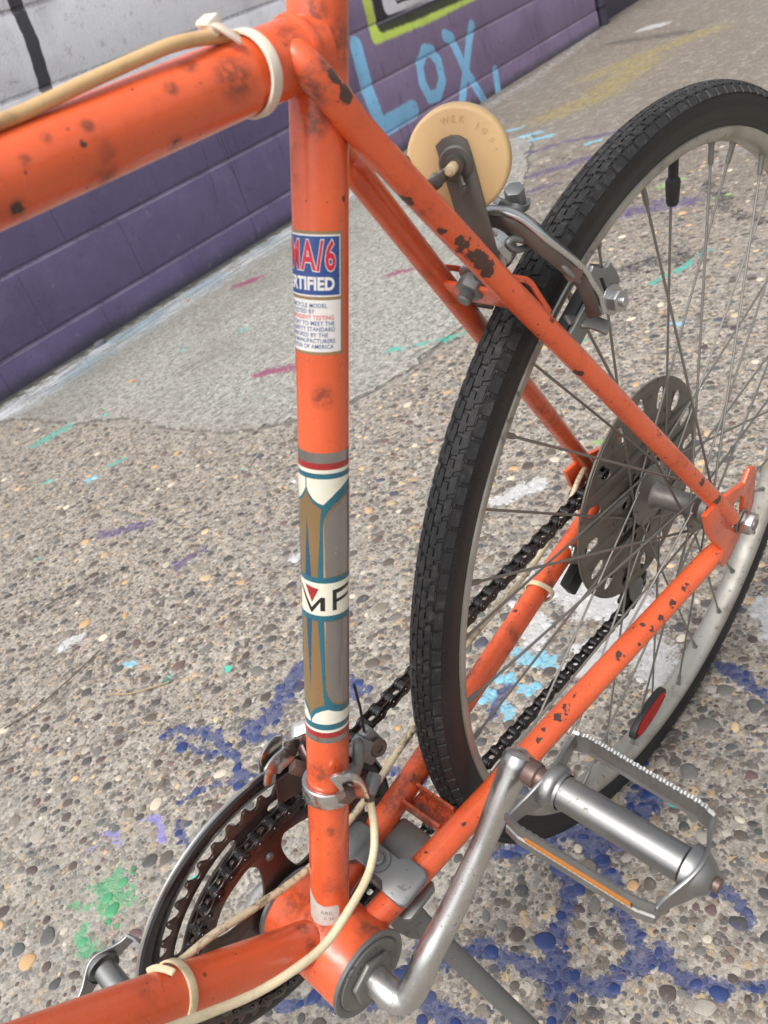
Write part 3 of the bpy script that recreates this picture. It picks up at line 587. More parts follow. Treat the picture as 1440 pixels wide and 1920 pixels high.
keep = ok & (dist < 3.5) & ((dist < 1.5) | (rad > 0.0028)) & ((dist < 2.2) | (rad > 0.0042))
xy, rad, dist = xy[keep], rad[keep], dist[keep]
order = np.argsort(-rad); cell = {}; sel = []
for i in order:
    x, y = xy[i]; r = rad[i]; cx_, cy_ = int(x // 0.026), int(y // 0.026); bad = False
    for a in (-1, 0, 1):
        for b in (-1, 0, 1):
            for j in cell.get((cx_ + a, cy_ + b), ()):
                if (xy[j][0] - x) ** 2 + (xy[j][1] - y) ** 2 < (0.92 * (rad[j] + r)) ** 2: bad = True; break
            if bad: break
        if bad: break
    if bad or inside((x, y)): continue
    cell.setdefault((cx_, cy_), []).append(i); sel.append(i)
sel = np.array(sel)
show = rad[sel] / dist[sel]; sx, sy, _ = pix(np.c_[xy[sel], np.zeros(len(sel))]); show = np.where((sx > 0) & (sx < 1440) & (sy > 0) & (sy < 1920), show, 0)
top = set(sel[np.argsort(-show)[:295]].tolist())
kinds = []
for i, c in enumerate(PALW * 2):
    nm = 'pebble stone %d' % (i % len(PALW)); attr_col[nm] = c
    m_ = bpy.data.materials.get(nm) or pebble_mat(nm, False)
    V, F = dome(1, 1 if i < 12 else 0.75, 0.17 if i < 12 else 0.13, 14); me = bpy.data.meshes.new('pebble'); me.from_pydata(V.tolist(), [], F); me.materials.append(m_); me.shade_smooth(); kinds.append(me)
SV, SF, SC = [], [], []; nv = 0; pcs, pds = paint_at(xy)
SP, SD = [], []
for i in sel:
    ci = int(rng.choice(12, p=PROB)); a = rng.uniform(0, math.pi); el = rng.uniform(0.6, 1.0); r = rad[i]
    if i in top:
        o = link('pebble', kinds[ci + (12 if rng.random() < .5 else 0)], ground)
        o.color = [float(t) for t in pcs[i]]
        o.matrix_world = Matrix.Translation((xy[i][0], xy[i][1], 0)) @ Matrix.Rotation(a, 4, 'Z') @ Matrix.Diagonal((r, r * (0.6 + 0.4 * el), r, 1))
    else:
        V, F = dome(r, r * el, r * rng.uniform(0.10, 0.24), 8 if r > 0.004 else 6)
        ca, sa = math.cos(a), math.sin(a); V = np.stack([V[:, 0] * ca - V[:, 1] * sa + xy[i][0], V[:, 0] * sa + V[:, 1] * ca + xy[i][1], V[:, 2]], 1)
        SV.append(V); SF += [tuple(q + nv for q in f) for f in F]; nv += len(V)
        c = np.array(PALW[ci]) * rng.uniform(0.8, 1.25); SC.append(np.tile(np.r_[c, 1], (len(V), 1))); SP.append(np.tile(pcs[i], (len(V), 1))); SD.append(np.full(len(V), pds[i]))
me = bpy.data.meshes.new('gravel'); me.from_pydata(np.concatenate(SV).tolist(), [], SF)
ca_ = me.color_attributes.new('col', 'FLOAT_COLOR', 'POINT'); ca_.data.foreach_set('color', np.concatenate(SC).ravel().astype(np.float32))
a_ = me.attributes.new('pcol', 'FLOAT_COLOR', 'POINT'); a_.data.foreach_set('color', np.concatenate(SP).ravel().astype(np.float32)); a_ = me.attributes.new('pden', 'FLOAT', 'POINT'); a_.data.foreach_set('value', np.concatenate(SD).astype(np.float32))
me.materials.append(pebble_mat('pebble stones', True)); me.shade_smooth()
gv = link('gravel', me, ground); gv['kind'] = 'stuff'
print('pebbles', len(sel), 'verts', nv)

# ---- the painted block wall
wall = empty('block_wall'); tagt(wall, 'long concrete block wall painted purple with graffiti, grey higher up', 'wall')
wall.matrix_world = Matrix([[WH[0], WN[0], 0, WN[0] * WD / 1000], [WH[1], WN[1], 0, WN[1] * WD / 1000], [0, 0, 1, 0], [0, 0, 0, 1]])
CH = 0.2318; ZB = 0.1150; BLK = 0.464; SEND = 5.938
def wl(px, py): q = WL(px, py); return np.array([q[0] / 1000, 0, q[1] / 1000])
def wall_fn(n, co):
    geo = n.new('ShaderNodeNewGeometry'); pw = geo.outputs['Position']
    s_ = n.vm('DOT_PRODUCT', pw, (float(WH[0]), float(WH[1]), 0)); sz = n.new('ShaderNodeSeparateXYZ'); n.put(sz.inputs[0], pw)
    cb = n.new('ShaderNodeCombineXYZ'); n.put(cb.inputs[0], s_); n.put(cb.inputs[2], sz.outputs[2]); p = cb.outputs[0]
    mid = n.noise(p, 7, 4, 0.6); fine = n.noise(pw, 90, 5, 0.7); gr = n.noise(pw, 330, 3, 0.7)
    mp = n.new('ShaderNodeMapping'); n.put(mp.inputs[0], p); mp.inputs['Scale'].default_value = (14, 1, 1.2); drip = n.noise(mp.outputs[0], 2.0, 3, 0.6)
    u = n.smooth(s_, 3.0, 3.5)
    purple = n.mix(u, n.mix(mid, (0.100, 0.080, 0.170), (0.160, 0.128, 0.255)), n.mix(mid, (0.19, 0.14, 0.25), (0.30, 0.225, 0.37)))
    purple = n.mix(n.math('MULTIPLY', n.smooth(mid, 0.55, 0.72), 0.35), purple, (0.17, 0.145, 0.26))
    purple = n.mix(n.math('MULTIPLY', n.smooth(drip, 0.56, 0.70), n.math('MULTIPLY', u, 0.5)), purple, (0.09, 0.065, 0.13))
    grey = n.mix(mid, (0.72, 0.73, 0.79), (0.84, 0.85, 0.90))
    zl = n.math('ADD', sz.outputs[2], n.math('MULTIPLY', n.math('SUBTRACT', mid, 0.5), 0.03))
    lim = n.math('ADD', 0.585, n.math('MULTIPLY', n.smooth(s_, 3.05, 3.35), 0.75))
    col = n.mix(n.smooth(n.math('SUBTRACT', zl, lim), -0.006, 0.006), purple, grey)
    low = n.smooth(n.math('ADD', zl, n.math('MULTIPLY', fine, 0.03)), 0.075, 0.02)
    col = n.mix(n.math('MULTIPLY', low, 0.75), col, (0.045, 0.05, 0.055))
    pj = n.vm('ADD', p, n.vm('SCALE', n.vm('SUBTRACT', n.noise(p, 26, 2, color=True), (.5, .5, .5)), None, 0.012)); pj = n.vm('MULTIPLY', pj, (1, 0, 1))
    def stroke(col, c, pts, hw, soft, al=0.95):
        dd = None
        for a, b in zip(pts[:-1], pts[1:]):
            d = n.seg(pj, wl(*a), wl(*b)); dd = d if dd is None else n.math('MINIMUM', dd, d)
        dd = n.math('ADD', dd, n.math('MULTIPLY', n.math('SUBTRACT', gr, 0.5), soft * 1.2))
        return n.mix(n.math('MULTIPLY', n.smooth(dd, hw + soft, hw - soft), al), col, c)
    W_, K_, Y_, B_ = (0.84, 0.85, 0.9), (0.014, 0.014, 0.018), (0.62, 0.80, 0.12), (0.27, 0.62, 0.95)
    # black line edged in white, upper left
    col = stroke(col, W_, [(18, -20), (60, 75), (95, 175), (118, 235)], 0.062, 0.004); col = stroke(col, K_, [(18, -20), (60, 75), (88, 168)], 0.026, 0.003)
    # lime / black / white piece
    col = stroke(col, Y_, [(680, -30), (704, 68), (800, 30), (905, -22)], 0.034, 0.010)
    col = stroke(col, K_, [(703, -30), (716, 44), (790, 16), (880, -22)], 0.040, 0.008)
    col = stroke(col, W_, [(716, -30), (727, 15), (760, 5), (840, -25)], 0.030, 0.006)
    col = stroke(col, K_, [(732, -30), (745, 4), (790, -12)], 0.007, 0.003)
    # letters L o x ,
    col = stroke(col, B_, [(668, 88), (690, 170), (716, 240), (775, 205)], 0.046, 0.008)
    col = stroke(col, B_, [(796, 95), (787, 120), (792, 155), (806, 183), (822, 178), (830, 150), (822, 115), (808, 95), (796, 95)], 0.031, 0.007)
    col = stroke(col, B_, [(834, 66), (846, 72), (872, 130), (908, 190)], 0.030, 0.007); col = stroke(col, B_, [(884, 48), (880, 75), (874, 130), (866, 190)], 0.030, 0.006)
    col = stroke(col, B_, [(929, 133), (934, 172)], 0.030, 0.006)
    # thin drips and a long scratch on the purple
    D_ = (0.035, 0.03, 0.06)
    for a, b, w in (((407, 235), (487, 455), 0.0022), ((398, 240), (440, 330), 0.0016), ((380, 275), (409, 384), 0.0018), ((415, 240), (452, 335), 0.0014)):
        col = stroke(col, D_, [a, b], w, 0.0012, 0.8)
    # lit ledge below each joint and shaded lip above, painted into the colour
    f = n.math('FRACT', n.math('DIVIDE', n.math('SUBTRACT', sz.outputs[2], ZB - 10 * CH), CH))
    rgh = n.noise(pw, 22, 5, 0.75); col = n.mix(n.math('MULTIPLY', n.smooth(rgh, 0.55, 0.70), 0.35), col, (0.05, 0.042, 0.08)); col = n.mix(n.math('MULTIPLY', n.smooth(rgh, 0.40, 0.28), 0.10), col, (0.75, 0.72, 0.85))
    lit_ledge = n.math('MULTIPLY', n.smooth(f, 0.945, 0.962), n.smooth(n.math('ADD', fine, mid), 0.72, 1.05))
    col = n.mix(n.math('MULTIPLY', lit_ledge, 0.42), col, n.mix(0.5, col, (0.75, 0.74, 0.85)))
    lip_shade = n.math('MULTIPLY', n.smooth(f, 0.045, 0.015), n.smooth(fine, 0.4, 0.55)); col = n.mix(n.math('MULTIPLY', lip_shade, 0.4), col, (0.03, 0.028, 0.045))
    wv = n.noise(p, 2.6, 3, 0.5); col = n.mix(n.math('MULTIPLY', n.smooth(wv, 0.5, 0.7), 0.3), col, (0.06, 0.05, 0.09))
    p2 = n.vor(pw, 140); pt2 = n.smooth(p2.outputs['Distance'], 0.30, 0.12)
    pit = n.vor(pw, 45); pt = n.math('MULTIPLY', n.smooth(pit.outputs['Distance'], 0.16, 0.08), n.math('GREATER_THAN', n.vm('DOT_PRODUCT', pit.outputs['Color'], (1, 0, 0)), 0.86))
    h = n.math('SUBTRACT', n.math('ADD', n.math('MULTIPLY', fine, 0.7), n.math('MULTIPLY', gr, 0.35)), n.math('ADD', n.math('MULTIPLY', pt, 1.3), n.math('MULTIPLY', n.math('MULTIPLY', pt2, n.smooth(mid, 0.45, 0.6)), 0.5)))
    return {'Base Color': col, 'Roughness': n.math('ADD', 0.38, n.math('MULTIPLY', mid, 0.15)), 'Normal': n.bump(n.math('ADD', h, n.math('MULTIPLY', mid, 1.5)), 0.8, 0.004), 'Specular IOR Level': 0.5}
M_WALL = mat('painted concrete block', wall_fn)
# mortar bed the blocks sit in (its own joints recessed 5 mm), then every block
b = MB().add([(0.1, 0.005, -0.1), (SEND - 0.004, 0.005, -0.1), (SEND - 0.004, 0.005, 1.55), (0.1, 0.005, 1.55), (0.1, 0.19, -0.1), (SEND - 0.004, 0.19, -0.1), (SEND - 0.004, 0.19, 1.55), (0.1, 0.19, 1.55)],
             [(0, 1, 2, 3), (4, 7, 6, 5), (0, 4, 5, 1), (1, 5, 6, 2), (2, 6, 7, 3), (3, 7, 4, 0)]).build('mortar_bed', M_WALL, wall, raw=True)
bcache = {}
def blockmesh(L, H):
    key = (round(L, 3), round(H, 3), int(rng.integers(3)))
    if key not in bcache:
        m_ = MB(); m_.box((L / 2, 0.0475, H / 2), (L, 0.095, H)); me = bpy.data.meshes.new('concrete_block')
        me.from_pydata(np.concatenate(m_.v).tolist(), [], m_.f); bm = bmesh.new(); bm.from_mesh(me); bmesh.ops.recalc_face_normals(bm, faces=bm.faces)
        bmesh.ops.bevel(bm, geom=[e for e in bm.edges if abs(e.verts[0].co.z - e.verts[1].co.z) < 1e-4], offset=0.0055 + 0.0012 * key[2], offset_type='OFFSET', segments=2, affect='EDGES', profile=0.6)
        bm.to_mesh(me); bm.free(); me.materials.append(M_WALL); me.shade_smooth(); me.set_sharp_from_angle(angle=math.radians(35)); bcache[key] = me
    return bcache[key]
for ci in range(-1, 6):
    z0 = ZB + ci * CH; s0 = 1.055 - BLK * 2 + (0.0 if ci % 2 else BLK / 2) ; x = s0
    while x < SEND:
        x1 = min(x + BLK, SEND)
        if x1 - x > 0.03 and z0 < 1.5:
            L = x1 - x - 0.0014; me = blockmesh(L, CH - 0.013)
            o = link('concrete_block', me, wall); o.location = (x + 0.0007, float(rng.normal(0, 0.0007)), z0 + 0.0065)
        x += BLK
# corner of the wall: a dark downpipe and a set-back stretch of plinth
M_DKP = plain('dark purple paint', (0.05, 0.042, 0.07), 0.5, 0.3, 40)
M_BRN = plain('dark stained render', (0.10, 0.085, 0.08), 0.75, 0.4, 30, bump=0.6)
rp = MB(); rp.lathe([(0.045, -0.05), (0.045, 1.6)], (0, 0, 0), (0, 0, 1), 20); rp.lathe([(0.055, 0.12), (0.055, 0.17)], (0, 0, 0), (0, 0, 1), 20)
o = rp.build('drain_pipe', M_DKP, raw=True); c_ = onwall(6.05, 0.03); o.location = (c_[0], c_[1], 0); tagt(o, 'dark purple drain pipe at the far end of the block wall', 'pipe')
pl = empty('garage_plinth'); tagt(pl, 'brown stained low wall set back beyond the drain pipe', 'wall'); pl.matrix_world = wall.matrix_world
MB().box((7.6, 0.22, 0.7), (3.1, 0.2, 1.5)).build('wall', M_BRN, pl, raw=True)
MB().box((7.6, 0.105, 0.06), (3.1, 0.03, 0.16)).build('skirting', M_DKP, pl, raw=True, bevel=0)
# things lying on the pavement
def pebble_thing(name, pxy, r, col, label, cat, z=0.005, sq=0.6):
    V, F = dome(1, 0.72, sq, 12); mb_ = MB(); q = gw(*pxy); mb_.add(np.array(V) * r + [q[0], q[1], z], F)
    o = mb_.build(name, plain(name + ' surface', col, 0.8, 0.25, 200, bump=0.5), raw=True, angle=60); tagt(o, label, cat); return o
pebble_thing('stone_chip', (190, 648), 0.024, (0.12, 0.12, 0.15), 'flat slate-grey stone chip at the foot of the purple wall', 'stone')
pebble_thing('small_stone', (352, 567), 0.010, (0.35, 0.28, 0.18), 'small tan stone on the grey strip of pavement near the wall', 'stone')
pebble_thing('orange_chip', (250, 716), 0.011, (0.62, 0.25, 0.07), 'thin orange paint flake on the smooth grey pavement', 'paint chip', sq=0.12)
tw = MB(); tw.tube(spl([gw(205, 1303) + [0, 0, .0022], gw(245, 1304) + [0, 0, .004], gw(285, 1293) + [0, 0, .004], gw(318, 1281) + [0, 0, .003]], 6), 0.0011, 6)
tagt(tw.build('twig', plain('dry twig', (0.34, 0.25, 0.15), 0.8, 0.3, 300), raw=True), 'thin curved dry twig beside the teal paint fleck on the gravel concrete', 'twig')
tw = MB(); tw.tube(spl([gw(10, 1368) + [0, 0, .003], gw(70, 1330) + [0, 0, .004], gw(130, 1280) + [0, 0, .005], gw(190, 1222) + [0, 0, .004]], 6), 0.0013, 6)
tagt(tw.build('stem', plain('dark dry stem', (0.13, 0.10, 0.075), 0.85, 0.3, 300), raw=True), 'long dark dry stem lying at the left edge of the gravel concrete', 'stem')

# ================================================================== THE BICYCLE
bike = empty('bicycle'); tagt(bike, 'rusty orange vintage bicycle with knobby rear tyre, leaning on its kickstand', 'bicycle')
LM = Matrix([list(LEAN[i]) + [0] for i in range(3)] + [[0, 0, 0, 1]])
bike.matrix_world = Matrix.Translation(Vector(LEAN @ (-OFF) / 1000) + Vector((0, 0, BBH / 1000))) @ LM
A72 = math.radians(72); ST = np.array([-math.cos(A72), 0, math.sin(A72)]); HX, HZ, WY = -438.4, 56.9, -5.6
RST = 12.2; JT = ST * 508.4; TTD = np.array([math.cos(-0.0147), 0, math.sin(-0.0147)])
E1 = np.array([0, 1., 0]); E2 = np.cross(ST, E1)
# --- main tubes
MB().tube([ST * s for s in (20, 60, 200, 400, 500, 560, 575)], RST, 48).build('seat_tube', M_OR, bike)
MB().tube([ST * s for s in (566, 582)], RST + 2.4, 48).build('seat_collar', M_OR_TOP, bike, bevel=1)
MB().tube([ST * 570, ST * 660], 10.5, 32).build('seat_post', M_CHROME, bike)
MB().tube(spl([JT + TTD * s for s in (3, 10, 40, 150, 300, 540)], 2), 13.4, 48).build('top_tube', M_OR_TOP, bike)
MB().tube([JT + TTD * s for s in (9.5, 14.5)], 14.5, 48).build('weld_bead', M_OR_TOP, bike, bevel=1.5)
dd_ = nrm(P(100, 1950, 0) - P(560, 1775, 0)); d0_ = P(560, 1775, 0)
MB().tube([d0_ + dd_ * s for s in (-22, 30, 120, 300, 520)], 14.0, 48).build('down_tube', M_OR, bike)
HT = d0_ + dd_ * 520; MB().tube([HT + ST * -45, HT + ST * 110], 17, 32).build('head_tube', M_OR, bike)
# --- bottom bracket shell and bearings
MB().lathe([(24.5, -34), (27.6, -34), (28.0, -32), (28.0, 33), (27.4, 34.2), (24.5, 34.2)], (0, 0, 0), seg=72, closed=True).build('bottom_bracket_shell', M_OR_BB, bike)
cup = MB(); cup.lathe([(21.5, 30), (23.5, 35), (26, 36.6), (29.0, 36.8), (29.6, 36), (29.4, 34.4), (26, 34.2), (21.5, 29)], (0, 0, 0), seg=72, closed=True); cup.build('bearing_cup', M_GREY, bike)
dc = MB(); dc.lathe([(8, 33.5), (20, 33.8), (24.2, 34.6), (24.6, 36.0), (23.8, 37.2), (17.5, 37.6), (9, 38)], (0, 0, 0), seg=64)
dcp = dc.build('dust_cap', M_DUSTY, bike)
ln = MB(); ln.lathe([(8.5, 37.2), (15.5, 37.2), (17.6, 38.3), (17.6, 40.6), (16.6, 41.8), (8.5, 42.0)], (0, 0, 0), seg=6, closed=False); ln.build('lock_nut', M_DUSTY, bike, bevel=0.8)
MB().lathe([(21.5, -30), (26, -36.8), (29.4, -36.6), (29.4, -34.4), (21.5, -29)], (0, 0, 0), seg=64, closed=True).build('bearing_cup', M_GREY, bike)
# --- one-piece crank
def ctr(a, b, t): return np.array(a) + (np.array(b) - np.array(a)) * t
EYE = np.array([-115.4, 80, 120.2]); EYR = np.array([113.5, -80, -117.0])
cp = [(0, -30, 0), (0, 20, 0), (0, 38, 0), (0, 50, 0), tuple(P(741, 1869, 57.5)), tuple(P(758, 1870, 62)), tuple(P(773, 1857, 65.5)), tuple(P(786, 1832, 67.5)), tuple(P(803, 1792, 69)), tuple(P(828, 1745, 70.5)), tuple(P(856, 1690, 72.5)), tuple(P(884, 1630, 74.5)), tuple(P(913, 1565, 76.5)), tuple(P(943, 1490, 78.5)), tuple(EYE), tuple(EYE + nrm([-115, 8, 120]) * 8.5 - [0, 0.5, 0])]
cps = spl(cp, 6); k = len(cps); rr = np.interp(np.arange(k), [0, k * .2, k * .5, k * .78, k * .90, k - 6, k - 3, k - 1], [9.4, 9.5, 8.7, 8.5, 11.0, 12.0, 10.8, 5.5])
sqv = np.interp(np.arange(k), [0, k * .5, k * .85, k - 1], [1, 1, 0.78, 0.78])
cr = MB(); cr.tube(cps, rr, 28, up=(0.7, 0, 0.7), sq=sqv)
crank = cr.build('crank', M_CRANK, bike, label='pitted chrome one-piece crank on the near side')
cpR = [(0, -28, 0), (0, -48, 0), (1, -56, -1), (6, -62, -6), (14, -65, -14), (34, -68, -35)] + [tuple(ctr((34, -68, -35), EYR, t)) for t in (0.35, 0.7)] + [tuple(EYR), tuple(EYR + [8, 0, -8])]
cs_ = spl(cpR, 5); MB().tube(cs_, np.interp(np.arange(len(cs_)), [0, len(cs_) * .7, len(cs_) - 3, len(cs_) - 1], [8.4, 9.0, 11.5, 6]), 20, sq=0.85).build('crank_arm', M_CRANK, bike, label='far side crank arm behind the chainrings')

# --- pedals (built once about the spindle axis, then placed): local x = across, y = outward, z = up
def pedal(name, eye, tiltz, label):
    root = empty(name, bike, label)
    e = np.array(eye, float)
    def L(v): v = np.asarray(v, float); ca, sa = math.cos(tiltz), math.sin(tiltz); return np.stack([v[..., 0] * ca - v[..., 2] * sa, v[..., 1] * sgn, v[..., 0] * sa + v[..., 2] * ca], -1) + e
    sgn = 1 if eye[1] > 0 else -1
    class LB(MB):
        def build(s, *a, **k): s.v = [L(np.concatenate(s.v))]; return MB.build(s, *a, **k)
    x = LB(); x.lathe([(0.1, 4), (7.6, 4), (7.6, 15), (6.2, 16), (6.2, 22), (0.1, 22)], (0, 0, 0), seg=24); x.build('spindle', M_RUSTY, root, bevel=0.5)
    x = LB(); x.lathe([(9.5, 21), (12.2, 22), (13.2, 24), (13.2, 28), (12.0, 29.5), (10.6, 30.2), (10.4, 32)], (0, 0, 0), seg=36)
    x.lathe([(9.5, 31), (9.5, 102), (8.6, 103), (0.1, 103)], (0, 0, 0), seg=36); x.build('barrel', M_PEDAL, root)
    x = LB(); x.lathe([(0.1, 117.5), (5.0, 117.5), (7.0, 116.6), (9.4, 114), (11.5, 111), (13.0, 107.5), (13.2, 104)], (0, 0, 0), seg=32); x.build('end_cap', M_PEDAL, root)
    x = LB(); hexprof(x, (0, 116, 0), (0, 1, 0), 4.0, 4.4, 12); x.build('axle_tip', M_RUSTY, root)
    # inner cage plate: a bowed bar, deep in the middle
    def bow(yc, bowd, hw):
        xs = np.linspace(-hw, hw, 25); pts = np.stack([xs, yc + bowd * np.cos(xs / hw * math.pi / 2) ** 2, np.zeros_like(xs)], 1); return pts, 11 + 13 * np.cos(xs / hw * math.pi / 2) ** 3
    x = LB(); pts, wd_ = bow(18, 5, 33); x.ribbon(pts, (0, 1, 0), wd_, 2.0); x.build('inner_cage_plate', M_PEDAL, root, bevel=0.5)
    x = LB(); pts, wd_ = bow(103, 8, 30); x.ribbon(pts, (0, 1, 0), wd_ * 1.05, 2.2); x.build('outer_cage_plate', M_PEDAL, root, bevel=0.5)
    for sx in (-1, 1):
        # rat-trap side rail: C channel with a toothed upper edge
        yy = np.linspace(17, 103, 87); n_ = len(yy); xo = np.interp(yy, [17, 26, 94, 103], [33.5, 35.5, 33, 30.5]); V, F = [], []
        th_ = np.where((np.arange(n_) // 2) % 2 == 0, 0.8, 0.0)
        for i in range(n_):
            xx = sx * xo[i]; t_ = 7.5 + (th_[i] if 4 < i < n_ - 5 else 0)
            V += [(xx - sx * 2.2, yy[i], t_ - 0.8), (xx - sx * 0.4, yy[i], t_), (xx, yy[i], 6.4), (xx + sx * 0.6, yy[i], 3.4), (xx - sx * 0.8, yy[i], 2.6), (xx - sx * 0.8, yy[i], -2.6), (xx + sx * 0.2, yy[i], -3.6), (xx + sx * 0.9, yy[i], -8.2), (xx - sx * 1.2, yy[i], -10.0),
                  (xx - sx * 2.0, yy[i], -9.0), (xx - sx * 1.0, yy[i], -7.0), (xx - sx * 1.8, yy[i], 5.2), (xx - sx * 2.2, yy[i], t_ - 2.2)]
        m_ = 13
        for i in range(n_ - 1):
            for j in range(m_): a = i * m_ + j; b_ = i * m_ + (j + 1) % m_; F.append((a, b_, b_ + m_, a + m_))
        F.append(tuple(range(m_))); F.append(tuple(range((n_ - 1) * m_, n_ * m_)))
        x = LB(); x.add(V, F); x.build('cage_rail', M_PEDAL, root, angle=30)
        # amber reflector strip with its prism grid
        x = LB(); ys = np.linspace(31, 92, 42); V, F = [], []
        for i, y_ in enumerate(ys):
            xr = sx * (np.interp(y_, [17, 26, 94, 103], [33.5, 35.5, 33, 30.5]) + 0.0 + 0.35 * (i % 2))
            for z_ in (-2.9, -1.4, 0, 1.4, 2.9): V.append((xr + sx * 0.4 * (abs(z_) == 1.4), y_, z_))
        for i in range(len(ys) - 1):
            for j in range(4): a = i * 5 + j; F.append((a, a + 1, a + 6, a + 5))
        x.add(V, F); x.build('amber_reflector', M_AMBER, root)
    return root
pedal('pedal', EYE, 0.02, 'near rat-trap pedal with amber reflectors')
pedal('pedal', EYR + np.array([0, -6, 6]), -0.25, 'far pedal beyond the chainrings')

# --- chainrings, guard, spider
def toothed(n_t, rp, tip=4.6):
    pts = []
    for i in range(n_t):
        a = 2 * math.pi * i / n_t; st = 2 * math.pi / n_t
        for da, r in ((-0.5, -2.6), (-0.36, -2.2), (-0.24, 0.2), (-0.13, 3.0), (-0.07, tip - 0.6), (0.07, tip - 0.6), (0.13, 3.0), (0.24, 0.2), (0.36, -2.2)):
            pts.append(((rp + r) * math.cos(a + da * st), (rp + r) * math.sin(a + da * st)))
    return pts
ca = 0.35
big = MB(); slots = [slot_arc(81, 88, ca + 2 * math.pi * i / 5 + 0.2, ca + 2 * math.pi * (i + 1) / 5 - 0.2, 12) for i in range(5)]
inner = circ2(70, 64); plate(big, toothed(47, 95.1, 4.0), slots + [inner], 2.2, (0, -47.5, 0), bev=0.25); big.build('chainring', M_BROWN, bike, angle=25, label='large outer chainring, oily brown')
sm = MB(); op = []
for i in range(5):
    a = ca + 2 * math.pi * (i + 0.5) / 5; L_ = []
    for (r, w) in ((30, -0.16), (40, -0.36), (52, -0.44), (60, -0.42), (63.5, -0.34), (65, 0), (63.5, 0.34), (60, 0.42), (52, 0.44), (40, 0.36), (30, 0.16), (27.5, 0)): L_.append((r * math.cos(a + w), r * math.sin(a + w)))
    s_ = np.array(L_ + [L_[0]]); s_ = spl(s_, 4)[:-1]; op.append([tuple(q) for q in s_])
op += [circ2(4.0, 14, (62 * math.cos(ca + 2 * math.pi * i / 5 + 0.02), 62 * math.sin(ca + 2 * math.pi * i / 5 + 0.02))) for i in range(0)]
plate(sm, toothed(38, 76.9, 4.2), op + [circ2(12, 24)], 2.4, (0, -41.5, 0), bev=0.25); sm.build('chainring', M_BROWN, bike, angle=25, label='small inner chainring under the chain')
for i in range(5):
    a = ca + 2 * math.pi * i / 5; rv = MB(); c = np.array([55 * math.cos(a), -40.4, 55 * math.sin(a)]); rv.lathe([(0.1, 2.2), (2.2, 2.0), (3.2, 0.8), (3.4, -6)], c, (0, 1, 0), 14); rv.build('rivet', M_DUSTY, bike)
for i in range(5):
    a = ca + 2 * math.pi * i / 5; MB().box((73 * math.cos(a), -44.6, 73 * math.sin(a)), (12, 4.2, 9), Matrix.Rotation(-a, 3, 'Y')).build('spacer', M_BROWN, bike, bevel=1)
gd = MB(); gd.lathe([(94, -52.6), (97, -51.2), (101, -49.4), (105, -48.6), (108, -49.2), (109.2, -51), (109.0, -52.6), (106, -53.6), (94, -53.8)], (0, 0, 0), seg=160, closed=True)
gd.build('chain_guard', M_BLACKGL, bike, label='black chainring guard')
MB().lathe([(109.3, -50.6), (110.2, -51.2), (110.3, -52.6), (109.3, -53.4), (108.6, -52)], (0, 0, 0), seg=160, closed=True).build('guard_rim', M_CHROME, bike, label='scuffed bright rim of the guard')

# --- stays, dropouts, bridges
SSu, SSd = np.array([-165.7, 11.2, 439.2]), np.array([-423.8, 62.9, 70.8]); CSu, CSd = np.array([-13.8, 16.3, 3.1]), np.array([-425.2, 58.9, 44.9])
def mirror(p): p = np.array(p, float).copy(); p[..., 1] *= -1; return p
for s in (1, -1):
    mm = (lambda p: np.array(p, float)) if s == 1 else mirror
    a = SSu + (SSu - SSd) * 0.12; path = [JT + np.array([2, 10.0, -22]), JT + np.array([-6, 15.0, -34]), JT + np.array([-16, 16.0, -52]), SSu + (SSd - SSu) * 0.04] + [SSu + (SSd - SSu) * t for t in (0.15, 0.4, 0.7, 0.93, 1.0)]
    if s == 1: path = [P(528, 95, 4), P(558, 108, 10), P(594, 146, 14.5), P(640, 200, 16), P(700, 272, 16)] + [SSu + (SSd - SSu) * t for t in (0.2, 0.4, 0.7, 0.92, 1.0)]
    sp_ = spl([mm(q) for q in path], 6); r_ = np.interp(np.arange(len(sp_)), [0, 3, 8, len(sp_) - 6, len(sp_) - 1], [4.8, 5.8, 6.7, 6.9, 6.2])
    MB().tube(sp_, r_, 28).build('seat_stay', M_OR_STAY, bike)
    cps_ = [CSu, CSu + (CSd - CSu) * 0.1] + [CSu + (CSd - CSu) * t for t in (0.3, 0.6, 0.85, 0.95, 1.0)]
    cp2 = spl([mm(q) for q in cps_], 6); k = len(cp2); r2 = np.interp(np.arange(k), [0, k * .45, k * .8, k - 1], [9.6, 9.2, 8.6, 7.0]); q2 = np.interp(np.arange(k), [0, k * .8, k - 1], [1, 1, 0.55])
    MB().tube(cp2, r2, 32, sq=q2).build('chain_stay', M_OR_CS if s == 1 else M_OR_CSR, bike)
DO = [(1318, 968), (1352, 932), (1392, 905), (1402, 878), (1411, 873), (1415, 882), (1412, 903), (1410, 935), (1404, 960), (1385, 1000), (1364, 1048), (1352, 1062), (1345, 1050), (1350, 1030), (1332, 1010), (1325, 998)]
def lp(px_, py_, y): q = P(px_, py_, y); return (q[0], q[2])
dpoly = [lp(x_, y_, 61) for x_, y_ in DO]
HUBP = (HX, HZ)
ds = [(HX + 5 * math.cos(a) + o_[0], HZ + 5 * math.sin(a) + o_[1]) for a, o_ in [(2.2, (6, 14)), (1.2, (6, 14)), (0.2, (5, 12)), (-0.6, (0, -2)), (-1.6, (-4, -10)), (-2.6, (-4, -10)), (3.0, (-2, -4))]]
for s in (1, -1):
    x = MB(); plate(x, dpoly, [[lp(a_, b_, 61) for a_, b_ in [(1362, 978), (1370, 950), (1384, 928), (1391, 932), (1389, 962), (1376, 996)]]], 4.0, (0, s * 61, 0), bev=0.8); x.build('dropout', M_OR_STAY, bike, angle=35)
